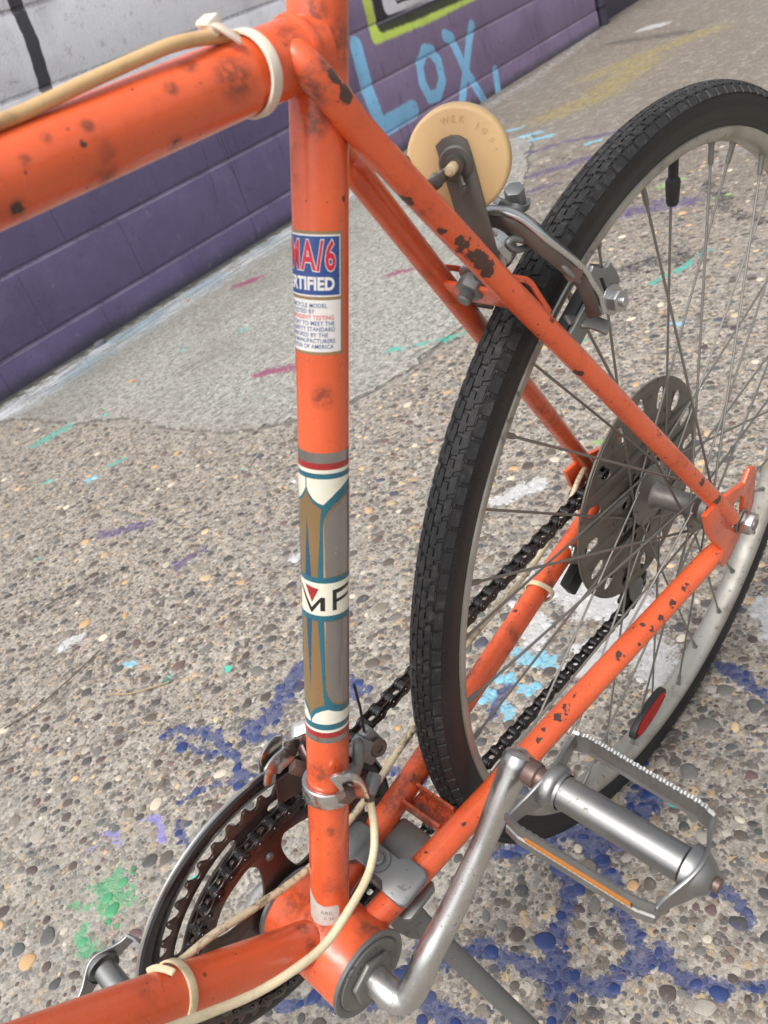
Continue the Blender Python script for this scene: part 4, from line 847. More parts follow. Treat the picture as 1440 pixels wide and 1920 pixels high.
# seat-stay bridge: a flat plate welded behind the stays, its ends folded along them
dirs = nrm(SSd - SSu); nb = nrm(np.cross(dirs, [0, 1, 0])); bc = np.array([-229, 0, 344.5])
br = MB(); pts = [bc + np.array([0, y, 0]) for y in (-27, -20, -8, 0, 8, 20, 27)]; br.ribbon(np.array(pts), nb, 17, 2.6); br.build('brake_bridge', M_OR_STAY, bike, bevel=0.6)
for s in (1, -1):
    tb = MB(); q = [bc + dirs * t + np.array([0, s * (28 + abs(t + 10) * .14), 0]) + nb * -3.0 * 0 for t in (-10, 0, 12, 26, 34)]
    q = [P(955, 520, 22), P(990, 527, 22), P(1010, 554, 23), P(1031, 586, 24)] if s == 1 else [mirror(v) for v in [P(955, 520, 22), P(990, 527, 22), P(1010, 554, 23), P(1031, 586, 24)]]
    tb.ribbon(spl(q, 5), (0, 1, 0), 3.4, 1.8); tb.build('bridge_tab', M_OR_STAY, bike, bevel=0.5)
# chain-stay bridge (dark, grimy)
cb_ = MB(); c0 = CSu + (CSd - CSu) * 0.22; cdir = nrm((CSd - CSu) * [1, 0, 1])
for off, h_ in ((-8, 0), (8, 0)): cb_.box((c0[0] + cdir[0] * off, 0, c0[2] + 1), (2.2, 34, 13), Matrix.Rotation(0.1, 3, 'Y'))
cb_.box((c0[0], 0, c0[2] - 5), (16, 34, 2.2)); cb_.build('chain_stay_bridge', M_OR_BB, bike)

# --- wheel
wheel = empty('rear_wheel', bike); wc_ = Vector((np.array([HX, WY, HZ]) + OFF) / 1000)
wheel.matrix_local = Matrix.Translation(wc_) @ Matrix.Rotation(0.0142, 4, 'Z') @ Matrix.Translation(-wc_)
TYR, TYA, TYB, TY0 = 309.0, 13.3, 13.6, WY
def side2(n, co):
    sx = n.new('ShaderNodeSeparateXYZ'); n.put(sx.inputs[0], n.vm('SUBTRACT', co, tuple(float(v) for v in (np.array([HX, 0, HZ]) + OFF) / 1000)))
    ang = n.math('ARCTAN2', sx.outputs[0], sx.outputs[2]); r = n.math('SQRT', n.math('ADD', n.math('POWER', sx.outputs[0], 2), n.math('POWER', sx.outputs[2], 2)))
    w = n.math('SINE', n.math('MULTIPLY', ang, 1300)); band = n.math('MULTIPLY', n.smooth(r, 0.3065, 0.3075), n.smooth(r, 0.3150, 0.3140))
    line = n.smooth(n.math('ABSOLUTE', n.math('SUBTRACT', r, 0.2990)), 0.0009, 0.0003); line2 = n.smooth(n.math('ABSOLUTE', n.math('SUBTRACT', r, 0.3185)), 0.0008, 0.0002)
    a = n.noise(co, 220, 4, 0.6); b = n.noise(co, 18, 2)
    c = n.mix(n.math('MULTIPLY', n.smooth(b, .35, .7), 0.6), (0.0105, 0.0105, 0.0115), (0.024, 0.0225, 0.021))
    h = n.math('ADD', n.math('MULTIPLY', w, n.math('MULTIPLY', band, 0.5)), n.math('ADD', n.math('MAXIMUM', line, line2), n.math('MULTIPLY', a, 0.15)))
    return {'Base Color': c, 'Roughness': n.math('ADD', 0.40, n.math('MULTIPLY', b, 0.2)), 'Normal': n.bump(h, 0.7, 0.0006), 'Specular IOR Level': 0.42}
M_SIDE = mat('tyre sidewall', side2)
prof = []
for t in np.linspace(-math.pi * 0.5, math.pi * 0.5, 27): prof.append((TYR + TYA * math.cos(t), TY0 + TYB * math.sin(t)))
prof = [(290, WY - 9.5), (294, WY - 10.2), (298, WY - 11.4), (303, WY - 13.0)] + prof + [(303, WY + 13.0), (298, WY + 11.4), (294, WY + 10.2), (290, WY + 9.5)]
tm = MB(); tm.lathe(prof, (HX, 0, HZ), (0, 1, 0), 200, closed=False); tyre = tm.build('tyre', M_SIDE, wheel, angle=60)
# moulded tread: interlocking blocks in five staggered rows
NP = 150; kn = MB(); V, F = [], []; c0_ = len(V)
def knob(t0, t1, p0, p1, hgt, skew=0.0, tp=0.16):
    """block between tread angles t0..t1 (cross-section) and wheel angles p0..p1"""
    global V, F
    b0 = len(V); ks = []
    for lev in (0, 1):
        e = tp * lev; ta, tb_ = t0 + (t1 - t0) * e, t1 - (t1 - t0) * e; pa, pb = p0 + (p1 - p0) * e, p1 - (p1 - p0) * e; hh = hgt if lev else -0.6
        for (t, pp, sk) in ((ta, pa, 0), (tb_, pa, skew), ((tb_), pb, skew), (ta, pb, 0)):
            r = TYR + (TYA + hh) * math.cos(t); y = TY0 + (TYB + hh) * math.sin(t); q = pp + sk
            V.append((HX + r * math.cos(q), y, HZ + r * math.sin(q)))
    F += [(b0 + 4, b0 + 5, b0 + 6, b0 + 7)] + [(b0 + i, b0 + (i + 1) % 4, b0 + (i + 1) % 4 + 4, b0 + i + 4) for i in range(4)]
st = 2 * math.pi / NP
for i in range(NP):
    p = i * st
    knob(-0.27, -0.01, p + 0.02 * st, p + 0.93 * st, 1.25, 0.0, 0.07); knob(0.01, 0.27, p + 0.50 * st, p + 1.41 * st, 1.25, 0.0, 0.07)
    for sgn_ in (-1, 1):
        o_ = 0.0 if sgn_ < 0 else 0.5
        a, b_ = sgn_ * 0.31, sgn_ * 0.60; knob(min(a, b_), max(a, b_), p + (0.30 + o_) * st, p + (1.20 + o_) * st, 1.25, 0.12 * st * sgn_, 0.07)
        a, b_ = sgn_ * 0.25, sgn_ * 0.33; knob(min(a, b_), max(a, b_), p + (0.10 + o_) * st, p + (0.55 + o_) * st, 1.1, 0.0, 0.05)
        a, b_ = sgn_ * 0.59, sgn_ * 0.66; knob(min(a, b_), max(a, b_), p + (0.50 + o_) * st, p + (0.95 + o_) * st, 1.0, 0.0, 0.05)
        a, b_ = sgn_ * 0.65, sgn_ * 1.12; knob(min(a, b_), max(a, b_), p + (0.00 + o_) * st, p + (0.88 + o_) * st, 1.0, 0.0, 0.07)
kn.add(V, F); tr = kn.build('tread', M_TYRE, tyre, angle=20); tr['kind'] = 'stuff'
# rim: steel clincher with rolled edges
RW = lambda y: y if y > 0 else y * 0.72
h_ = [(293.0, 9.0), (294.0, 10.2), (293.4, 11.4), (291, 11.8), (288.4, 11.2), (286.2, 9.4), (284.4, 6.2), (283.4, 2.2)]
rp_ = [(r, WY + y) for r, y in h_] + [(r, WY - y) for r, y in h_[::-1]] + [(286.6, WY - 4), (286.6, WY + 4)]
MB().lathe([(r, y) for r, y in rp_], (HX, 0, HZ), (0, 1, 0), 220, closed=True).build('rim', M_RIM, wheel, angle=50)
hb = MB(); HC = np.array([HX, 0, HZ]); FL, FR = 29.0, -17.0
hb.lathe([(8, FL + 9), (11, FL + 8), (13, FL + 3), (19, FL + 2.2), (22.5, FL + 1.4), (23, FL + .4), (22.5, FL - .8), (17, FL - 1.6), (12, FL - 4), (10.2, FL - 10), (9.6, (FL + FR) / 2), (10.4, FR + 10), (13, FR + 5), (20, FR + 3), (29.5, FR + 1.4), (30, FR + .4), (29.5, FR - 1), (16, FR - 2)], HC, (0, 1, 0), 56)
hub = hb.build('hub', M_HUB, wheel, angle=35)
ax = MB(); ax.tube([HC + [0, y, 0] for y in (-70, 76)], 4.8, 18); ax.build('axle', M_DUSTY, wheel)
for s, y in ((1, 63.5), (-1, -63.5)):
    w_ = MB(); w_.lathe([(5, 0), (10.5, 0), (10.8, 0.8), (10.5, 1.8), (5, 2)], HC + [0, y, 0], (0, s, 0), 32, closed=True); w_.build('washer', M_DUSTY, wheel)
    w_ = MB(); hexprof(w_, HC + [0, y + s * 2, 0], (0, s, 0), 10.0, 9.5); w_.build('axle_nut', M_CHROME, wheel, bevel=0.9)
w_ = MB(); w_.lathe([(6, FL + 10), (10, FL + 10), (10, FL + 22), (8, FL + 28), (6, FL + 29)], HC, (0, 1, 0), 28); w_.build('cone_nut', M_HUB, wheel)
# spokes: 36, crossed three
def frameto(a, b):
    z = nrm(np.array(b) - a); x_ = nrm(np.cross([0, 1, 0.01], z)); y_ = np.cross(z, x_)
    M_ = Matrix.Identity(4)
    for i in range(3): M_[i][0] = x_[i]; M_[i][1] = y_[i]; M_[i][2] = z[i]; M_[i][3] = ((np.array(a) + OFF) / 1000)[i]
    return M_
spm = {}
for i in range(36):
    side = 1 if i % 2 == 0 else -1; j = i // 2; a = 2 * math.pi * (i + 0.35) / 36; dirn = 1 if j % 2 == 0 else -1
    fr = 21 if side == 1 else 27; fy = FL if side == 1 else FR; fa = a + dirn * 2 * math.pi * 3 / 18 * 1.02
    A_ = HC + np.array([fr * math.cos(fa), fy + 1.2 * dirn, fr * math.sin(fa)]); B_ = HC + np.array([283.4 * math.cos(a), WY + side * 2.5, 283.4 * math.sin(a)])
    Ls = float(np.linalg.norm(B_ - A_)); key = (side, dirn)
    if key not in spm:
        q = MB(); q.tube([(0, 0, 0), (0, 0, Ls - 14)], 1.05, 8); q.tube([(0, 0, Ls - 15), (0, 0, Ls - 13), (0, 0, Ls - 2), (0, 0, Ls + 0.5)], [1.4, 2.0, 2.0, 3.0], 10); q.lathe([(0.1, -1), (2.2, -1), (2.2, 0.6), (0.1, 1)], (0, 0, 0), (0, 0, 1), 8)
        me = bpy.data.meshes.new('spoke'); me.from_pydata((np.concatenate(q.v) / 1000).tolist(), [], q.f); me.materials.append(M_SPOKE); me.shade_smooth(); me.set_sharp_from_angle(angle=math.radians(40)); spm[key] = (me, Ls)
    o = link('spoke', spm[key][0], wheel); o.matrix_local = frameto(A_, B_) @ Matrix.Diagonal((1, 1, Ls / spm[key][1], 1))
# giant spoke protector: pressed disc with a ring of oval holes
dk = MB(); hol = []
for i in range(16):
    a = 2 * math.pi * i / 16; c_, s_ = math.cos(a), math.sin(a)
    hol.append([(c_ * (84 + u) - s_ * v, s_ * (84 + u) + c_ * v) for u, v in [(7.6 * math.cos(t) + (2.5 if math.cos(t) > 0 else -2.5), 5.4 * math.sin(t)) for t in np.linspace(0, 2 * math.pi, 18, endpoint=False)]])
for i in range(10): a = 2 * math.pi * (i + .5) / 10; hol.append(circ2(4.2, 12, (41 * math.cos(a), 41 * math.sin(a))))
plate(dk, circ2(100.5, 96), hol + [circ2(19, 32)], 1.3, HC + [0, -24, 0], bev=0.2)
for v in dk.v:   # dish it slightly
    r = np.hypot(v[:, 0] - HX, v[:, 2] - HZ); v[:, 1] += np.interp(r, [20, 50, 62, 100.5], [4.5, 4.5, 0, -1.5])
dk.build('spoke_protector', M_DISC, wheel, angle=30)
MB().lathe([(98.8, -26.2), (100.8, -25.2), (102.3, -25.6), (102.2, -27.2), (100, -27.6)], HC, (0, 1, 0), 120, closed=True).build('protector_rim', M_DISC, wheel)
for t_, y_ in ((26, -29.5), (22, -34.5), (19, -39.5), (16, -44)):
    rp = 12.7 / (2 * math.sin(math.pi / t_)); f_ = MB(); plate(f_, toothed(t_, rp, 3.6), [circ2(rp * 0.62, 24)], 2.0, HC + [0, y_, 0]); f_.build('sprocket', M_BROWN, wheel, angle=25)
MB().lathe([(20, -26), (24, -28), (24, -46), (14, -50)], HC, (0, 1, 0), 40).build('freewheel_body', M_BROWN, wheel)
# valve with dust cap, spoke reflector
vq = np.array([P(1268, 300, -4), P(1277, 350, -4)]); vr = nrm((HC - vq[0]) * [1, 0, 1])
vv = MB(); v0 = HC - vr * 284 + [0, WY, 0]; vv.tube([v0 + vr * t for t in (0, 6, 14, 15, 17, 31, 33)], [3.4, 3.4, 3.4, 4.6, 5.2, 4.4, 3.4], 18); vv.build('valve_cap', M_BLKPL, wheel)
rf = empty('spoke_reflector', wheel); RC = P(1213, 1336, 4); rr_ = nrm((RC - HC) * [1, 0, 1]); rt_ = nrm(P(1178, 1388, 4) - P(1248, 1285, 4)); rt_[1] = 0; rt_ = nrm(rt_); rn_ = np.cross(rt_, [0, 1, 0])
x = MB(); outl = [(33 * math.cos(t), 13 * math.sin(t)) for t in np.linspace(0, 2 * math.pi, 36, endpoint=False)]; plate(x, outl, [], 7, RC, rt_, rn_, bev=1.2); x.build('housing', M_BLKPL, rf)
x = MB()
for i in range(-13, 14):
    t = i * 2.0; h_ = 10.5 * math.sqrt(max(0, 1 - (t / 29) ** 2))
    if h_ > 2: x.tube([RC + rt_ * t - rn_ * h_ + [0, 3.6, 0], RC + rt_ * t + [0, 5.0, 0], RC + rt_ * t + rn_ * h_ + [0, 3.6, 0]], 1.15, 8)
x.build('red_lens', M_RED, rf)

# --- chain
chain = empty('chain', bike)
def arc(c, r, a0, a1, y, n=24): return [(c[0] + r * math.cos(a), y, c[1] + r * math.sin(a)) for a in np.linspace(a0, a1, n)]
rc, cyr = 48.0, -34.5
al = math.asin((76.9 - rc) / math.hypot(HX, HZ)); base = math.atan2(HZ, HX)
tn = base - math.pi / 2 + al * 1.0
path = []
t_up = math.atan2(HZ, HX) - math.pi / 2 - al   # outward normal of the upper run
nu = np.array([math.cos(t_up), math.sin(t_up)])
if nu[1] < 0: t_up += math.pi
P1, P2 = (-432.0, -62.0), (-420.0, -18.0)
path += arc((0, 0), 76.9, -math.pi / 2 + 0.02, t_up - 0, -41.5, 40) if t_up < math.pi else []
path += arc((HX, HZ), rc, t_up, t_up + 2.5, cyr, 24)
path += arc(P2, 20, 0.5, -1.0, cyr, 8)[:0] + [(P2[0] - 19, cyr, P2[1] + 6), (P2[0] - 8, cyr, P2[1] - 18), (P2[0] + 14, cyr, P2[1] - 22)][:0]
path += [(P2[0] + 4, cyr, P2[1] + 20), (P2[0] + 19, cyr, P2[1] + 4), (P2[0] + 12, cyr, P2[1] - 14), (P1[0] - 14, cyr, P1[1] + 16), (P1[0] - 20, cyr, P1[1] - 2), (P1[0] - 6, cyr, P1[1] - 19), (P1[0] + 8, cyr, P1[1] - 20)]
path += [(0, -41.5, -76.9)]
path = np.array(path); sg = np.linalg.norm(np.diff(path, axis=0), axis=1); cum = np.r_[0, np.cumsum(sg)]; NL = int(round(cum[-1] / 12.7)); NL += NL % 2
def at_(s): s = s % cum[-1]; return np.array([np.interp(s, cum, path[:, i]) for i in range(3)])
lk = {}
for kind, w_, th in (('outer', 4.1, 1.1), ('inner', 2.9, 1.1)):
    q = MB(); o8 = []
    for t in np.linspace(-1.05, 1.05, 7): o8.append((6.35 + 4.2 * math.cos(t * 1.9), 4.2 * math.sin(t * 1.9)))
    o8 += [(0.0 + 6.35 * 0, 0)] * 0
    o8 = [(6.35 + 4.7 * math.cos(t), 4.7 * math.sin(t)) for t in np.linspace(-2.2, 2.2, 9)] + [(0, 3.3)] + [(-6.35 + 4.7 * math.cos(t), 4.7 * math.sin(t)) for t in np.linspace(math.pi - 2.2, math.pi + 2.2, 9)] + [(0, -3.3)]
    for s in (-1, 1): plate(q, o8, [], th, (0, s * w_, 0), bev=0.2)
    if kind == 'outer':
        for xx in (-6.35, 6.35): q.lathe([(0.1, -5.6), (1.7, -5.4), (1.9, -4.8), (1.9, 4.8), (1.7, 5.4), (0.1, 5.6)], (xx, 0, 0), (0, 1, 0), 10)
    else:
        for xx in (-6.35, 6.35): q.lathe([(0.1, -2.4), (4.0, -2.6), (4.0, 2.6), (0.1, 2.6)], (xx, 0, 0), (0, 1, 0), 14)
    V_ = np.concatenate(q.v) / 1000; me = bpy.data.meshes.new('chain_link'); me.from_pydata(V_.tolist(), [], q.f)
    bm = bmesh.new(); bm.from_mesh(me); bmesh.ops.recalc_face_normals(bm, faces=bm.faces); bm.to_mesh(me); bm.free()
    me.materials.append(M_CHAIN); me.shade_smooth(); me.set_sharp_from_angle(angle=math.radians(35)); lk[kind] = me
pitch = cum[-1] / NL
for i in range(NL):
    a, b = at_(i * pitch), at_((i + 1) * pitch); c = (a + b) / 2; x_ = nrm(b - a); z_ = nrm(np.cross(x_, [0, 1, 0])); y_ = np.cross(z_, x_)
    o = link('chain_link', lk['outer' if i % 2 else 'inner'], chain); m_ = Matrix.Identity(4); cc = (c + OFF) / 1000
    for r in range(3): m_[r][0] = x_[r] * np.linalg.norm(b - a) / 12.7; m_[r][1] = y_[r]; m_[r][2] = z_[r]; m_[r][3] = cc[r]
    o.matrix_local = m_

# --- rear derailleur
rd = empty('rear_derailleur', bike)
for c in (P1, P2):
    x = MB(); plate(x, toothed(11, 22.5 * 0.95, 3.0), [], 2.2, (c[0], cyr, c[1])); x.build('pulley', M_BLKPL, rd)
for yy in (-5.5, 5.5):
    x = MB(); d_ = nrm([P1[0] - P2[0], 0, P1[1] - P2[1]]); x.ribbon(np.array([np.array([P2[0], cyr + yy, P2[1]]) - d_ * 12, np.array([P2[0], cyr + yy, P2[1]]), np.array([(P1[0] + P2[0]) / 2, cyr + yy, (P1[1] + P2[1]) / 2]), np.array([P1[0], cyr + yy, P1[1]]), np.array([P1[0], cyr + yy, P1[1]]) + d_ * 12]), (0, 1, 0), [18, 24, 16, 24, 18], 2); x.build('cage_plate', M_DUSTY, rd, bevel=0.5)
x = MB(); x.box((-432, -58, 18), (26, 20, 34), Matrix.Rotation(0.4, 3, 'Y')); x.lathe([(0.1, 0), (8, 0), (8, 9), (6, 11), (0.1, 11)], (-440, -66, 36), (0, -1, 0), 20); x.build('body', M_ALU, rd, bevel=3)
q = P(1078, 1040, -46); x = MB(); x.box(q, (26, 9, 16), Matrix.Rotation(-0.7, 3, 'Y')); x.tube([q + [8, 0, 12], q + [-30, -6, -6]], 4, 12); x.build('cable_stop_arm', M_ALU, rd, bevel=2)
q = P(1075, 1085, -46); x = MB(); x.box(q, (24, 10, 22), Matrix.Rotation(0.5, 3, 'Y')); x.build('spring_box', M_BLKPL, rd, bevel=2.5)

# --- front derailleur
fd = empty('front_derailleur', bike)
FS = 129.0; c_ = ST * FS
band = MB(); band.lathe([(RST + .1, -5.5), (RST + 2.6, -5.5), (RST + 3.2, -4.2), (RST + 3.2, 4.2), (RST + 2.6, 5.5), (RST + .1, 5.5)], c_, ST, 48, closed=True); band.build('clamp_band', M_CHROME, fd, bevel=0.3)
ear = MB(); eb = P(655, 1474, 14)
ear.ribbon(spl([P(628, 1470, 15.5), P(640, 1462, 17), P(655, 1462, 18), P(668, 1472, 17), P(676, 1492, 15)], 5), (0.75, 0.55, 0.1), 11, 3.2); ear.build('clamp_ear', M_CHROME, fd, bevel=0.7)
x = MB(); q = P(648, 1486, 17); ex_ = nrm([0.55, 0.8, -0.15]); hexprof(x, q - ex_ * 2, ex_, 5.6, 7, 4); x.build('clamp_bolt', M_RUSTY, fd, bevel=0.5)
x = MB(); x.tube(spl([P(640, 1462, 10), P(668, 1440, 6), P(672, 1400, 3), P(668, 1385, 0)], 5), [5, 6, 6, 6, 6, 5.5, 5, 5, 5, 5, 5, 5, 4.5, 4, 4, 3.5][:16], 14, sq=0.6); x.build('lever', M_GREY, fd)
x = MB(); x.box(P(683, 1405, -4), (14, 8, 24), Matrix.Rotation(0.5, 3, 'Y')); x.box(P(692, 1378, -6), (8, 7, 14), Matrix.Rotation(0.3, 3, 'Y')); x.build('cable_clamp', M_GREY, fd, bevel=1.5)
x = MB(); q = P(702, 1396, -4); ex_ = nrm([0.2, 0.9, 0.3]); x.lathe([(0.1, 0), (6, 0), (6, 5.5), (5, 6.5), (2.6, 6.5), (2.6, 5.5), (0.1, 5.5)], q, ex_, 20); x.build('pinch_bolt', M_RUSTY, fd)
x = MB(); x.tube([P(683, 1372, -5), P(676, 1330, -4), P(664, 1284, -3)], 0.85, 8); x.build('cable_end', M_BLKPL, fd, label='frayed tail of the shifter cable')
x = MB(); x.tube(spl([P(703, 1452, 4), P(697, 1470, 6), P(692, 1490, 8)], 4), [4.4, 4.6, 4.8, 4.8, 4.8, 4.6, 4.6, 4.2, 3.6], 18); x.build('cable_elbow', M_GREY, fd)
x = MB(); x.tube([P(692, 1488, 8), P(693, 1500, 9)], 3.3, 16); x.build('ferrule', M_RUSTY, fd)
# body arm behind the seat tube to the cage
x = MB(); x.tube(spl([P(640, 1440, -10), P(600, 1440, -22), P(575, 1420, -32), P(565, 1400, -38)], 5), 5.5, 14, sq=0.55); x.build('link_arm', M_BROWN, fd)
x = MB(); hexprof(x, P(558, 1432, -30), nrm([0.6, 0.7, 0]), 6, 6, 4); x.build('limit_screw_block', M_RUSTY, fd, bevel=0.8)
# cage: two plates hugging the big ring joined by a folded strap at the front and a shiny lip
def cageplate(name, y, m_, ra, rb, a0, a1):
    x = MB(); n_ = 22; aa = np.linspace(a0, a1, n_); outer_ = [(rb[0] + (rb[1] - rb[0]) * (i / (n_ - 1)), a) for i, a in enumerate(aa)]
    o_ = [(r * math.cos(a), r * math.sin(a)) for r, a in outer_] + [((ra[1] + (ra[0] - ra[1]) * (i / (n_ - 1))) * math.cos(a), (ra[1] + (ra[0] - ra[1]) * (i / (n_ - 1))) * math.sin(a)) for i, a in enumerate(aa[::-1])]
    plate(x, o_, [], 1.6, (0, y, 0), bev=0.25); return x.build(name, m_, fd, angle=35)
cageplate('cage_plate', -37.5, M_BROWN, (94, 90), (113, 116), 1.80, 2.3)
cageplate('cage_plate', -57.0, M_DUSTY, (104, 102), (116, 117), 1.82, 2.2)
x = MB(); x.ribbon(spl([P(575, 1360, -38), P(548, 1372, -44), P(552, 1380, -50), P(575, 1392, -50), P(560, 1410, -42)], 6), (0.2, 0.3, 1), 9, 1.6); x.build('cage_strap', M_CHROME, fd, bevel=0.3)
x = MB(); x.ribbon(spl([P(548, 1385, -40), P(545, 1400, -40), P(538, 1415, -39), P(520, 1432, -38), P(508, 1450, -38), P(505, 1470, -38)], 6), (0, 1, 0.15), [14] * 4 + [13] * 20 + [8] * 7, 1.6); x.build('cage_lip', M_CHROME, fd, bevel=0.4)
x = MB(); x.ribbon(spl([P(530, 1385, -52), P(515, 1395, -52), P(503, 1412, -52), P(500, 1425, -52), P(512, 1427, -52)], 6), (0, 1, 0.2), 9, 1.5); x.build('cage_nose', M_CHROME, fd, bevel=0.4)

# --- kickstand
ks = empty('kickstand', bike)
kd = nrm(np.array([CSd[0] - CSu[0], 0, CSd[2] - CSu[2]])); kup = np.array([0.1, 0, 1.0]); kup = nrm(kup - kd * (kup @ kd)); kc = CSu * [1, 0, 1] + kd * 40 + kup * 13.5
outl = [(-11, -34), (11, -34), (14, -30), (14, -17), (9, -12), (9, 12), (14, 17), (14, 30), (11, 34), (-11, 34), (-14, 30), (-14, 17), (-9, 12), (-9, -12), (-14, -17), (-14, -30)]
x = MB(); plate(x, outl, [], 5.5, kc, kd, np.array([0, 1., 0]), bev=1.6)
for v in x.v: v += kup * (-0.0045 * (np.abs(v[:, 1:2]) ** 2))
x.build('clamp_plate', M_GREY, ks)
x = MB(); plate(x, [(a * 1.1, b_ * 0.95) for a, b_ in outl], [], 5.5, kc - kup * 27, kd, np.array([0, 1., 0]), bev=1.6); x.build('clamp_plate', M_GREY, ks)
x = MB(); x.lathe([(0.1, 7), (3.5, 7), (4.4, 6), (4.4, 3.4), (8.2, 3.4), (8.4, 2.6), (0.1, 2.5)], kc + np.array([0, 2, 0]), kup, 24); x.build('clamp_bolt', M_GREY, ks)
x = MB(); x.box(kc + kd * 22 - kup * 26, (30, 34, 24), Matrix.Rotation(-0.1, 3, 'Y')); x.build('pivot_housing', M_DUSTY, ks, bevel=5)
g0 = P(790, 1730, 18); wq = G(1085, 2014) - np.array([0, 0, BBH]); g1 = LEAN.T @ wq
x = MB(); x.tube([P(752, 1690, 6), P(775, 1716, 14), g0, ctr(g0, g1, 0.3), ctr(g0, g1, 0.6), ctr(g0, g1, 0.96), g1], [8, 8.5, 7.6, 7.4, 7.2, 7.0, 7.0], 24); x.build('stand_leg', M_GREY, ks)
x = MB(); x.ribbon(spl([P(735, 1690, 14), P(765, 1722, 18), P(795, 1742, 20), P(830, 1748, 18)], 5), (0.2, 0.6, 0.5), [16, 18, 20, 21, 22, 22, 21, 20, 19, 17, 15, 12, 9, 6, 4, 3], 2.2); x.build('stand_flange', M_GREY, ks, bevel=0.5)

# --- cables and ties
x = MB(); x.tube(spl([P(693, 1498, 9), P(701, 1545, 15), P(701, 1595, 22), P(688, 1645, 28), P(655, 1705, 33), P(610, 1770, 35), P(552, 1818, 34), P(480, 1862, 30), P(395, 1898, 27), P(300, 1935, 26), P(180, 1985, 26)], 8), 2.55, 16); x.build('cable_housing', M_CREAM, bike, label='cream cable housing looping round the front of the bottom bracket')
x = MB(); x.tube(spl([P(150, 1895, -14), P(240, 1850, -14), P(320, 1815, -14), P(400, 1752, -15), P(480, 1700, -16), P(575, 1632, -17), P(640, 1558, -16), P(700, 1478, -16), P(745, 1410, -19), P(790, 1345, -24), P(870, 1215, -32), P(950, 1120, -39), P(1005, 1050, -43), P(1060, 960, -48), P(1085, 900, -50), P(1100, 880, -58), P(1085, 960, -70)], 8), 2.45, 16); x.build('cable_housing', M_CREAMD, bike, label='dirty cream cable housing running along the far chain stay')
x = MB(); tcab = [P(-180, 270, 6), P(0, 228, 4), P(150, 160, 4), P(260, 110, 4), P(330, 82, 5), P(400, 70, 4), P(460, 74, 0), P(515, 95, -8)]; x.tube(spl(tcab, 8), 2.4, 20); x.build('cable_housing', M_TAN, bike, label='tan brake cable housing tied along the top tube')
x = MB(); x.tube(spl([P(560, 90, -6), P(620, 130, 2), P(655, 185, 10), P(700, 245, 13), P(756, 305, 12)], 8), 2.6, 16); x.build('cable_housing', M_TAN, bike, label='tan brake cable housing beside the seat stay')
x = MB(); x.tube([P(756, 303, 12), P(764, 318, 11)], 3.2, 16); x.build('ferrule', M_BLKPL, bike); x = MB(); x.tube([P(764, 318, 11), P(850, 395, -10)], 0.9, 8); x.build('cable_wire', M_SPOKE, bike)
def ringtie(name, c, axv, r, w, m_, bulge=None, label=None):
    x = MB(); ax_ = nrm(axv); u = nrm(np.cross(ax_, [0, 1, 0])); w2 = np.cross(ax_, u); pts = []; nr_ = []
    for t in np.linspace(0, 2 * math.pi, 61):
        rr = r + (bulge[1] * math.exp(-((t - bulge[0] + math.pi) % (2 * math.pi) - math.pi) ** 2 / bulge[2]) if bulge else 0); n_ = math.cos(t) * u + math.sin(t) * w2
        pts.append(np.array(c) + n_ * rr); nr_.append(n_)
    x.ribbon(np.array(pts), np.array(nr_), w, 1.5); return x.build(name, m_, bike, bevel=0.35, label=label), u, w2
tt0 = JT + TTD * 37.5
ringtie('cable_tie', tt0, nrm(TTD + np.array([0, 0, 0.10])), 14.4, 4.6, M_TIEW, (math.radians(-80), 3.0, 0.6), 'frosted nylon zip tie round the top tube')
x = MB(); hc_ = P(402, 52, 4); x.box(P(395, 48, 3), (5.5, 8, 6), Matrix.Rotation(0.3, 3, 'Y')); x.ribbon(spl([P(372, 44, 0), P(400, 44, 6), P(430, 62, 9), P(452, 78, 10)], 4), (-.1, .5, .8), 4.4, 1.4); x.build('tie_head', M_TIEW, bike, bevel=1.4)
dt0 = P(330, 1862, 0); s_ = (dt0 - d0_) @ dd_; dt0 = d0_ + dd_ * s_
ringtie('cable_tie', dt0, dd_, 15.0, 5.0, M_TIEC, (math.radians(70), 2.0, 0.5), 'cream plastic tie round the down tube')
x = MB(); x.ribbon(spl([P(276, 1822, -12), P(292, 1815, -8), P(312, 1818, 0), P(326, 1824, 6)], 4), (-.2, .6, .8), 3.8, 1.8); x.build('tie_head', M_TIEC, bike, bevel=0.8)
ctp = mirror(CSu) + (mirror(CSd) - mirror(CSu)) * 0.71; ringtie('cable_tie', ctp, mirror(CSd) - mirror(CSu), 10.4, 4.5, M_TIEC, (math.radians(-110), 4.5, 0.5), 'dirty tie round the far chain stay')

# --- rear brake
bk = empty('rear_brake', bike)
bdir = nrm(np.array([-0.97, 0, 0.22])); pv = np.array([-262.0, 0, 358.0])
x = MB(); tip = P(868, 566, 0); nut = P(886, 535, 0); bx_ = nrm(nut - tip); x.tube([tip, tip + bx_ * 1], [3.3, 4.0], 20)
for i in range(11): x.lathe([(3.4, 0), (4.2, .55), (3.4, 1.1)], tip + bx_ * (1 + i * 1.1), bx_, 20)
x.tube([tip + bx_ * 2, tip + bx_ * 62], 3.5, 16); x.build('centre_bolt', M_GREY, bk)
x = MB(); hexprof(x, nut - bx_ * 5, bx_, 8.2, 8.5); x.build('bolt_nut', M_GREY, bk, bevel=1.0)
x = MB(); x.lathe([(4, 0), (10.4, 0), (10.4, 1.6), (4, 1.6)], nut + bx_ * 3.8, bx_, 28, closed=True); x.build('washer', M_ALU, bk)
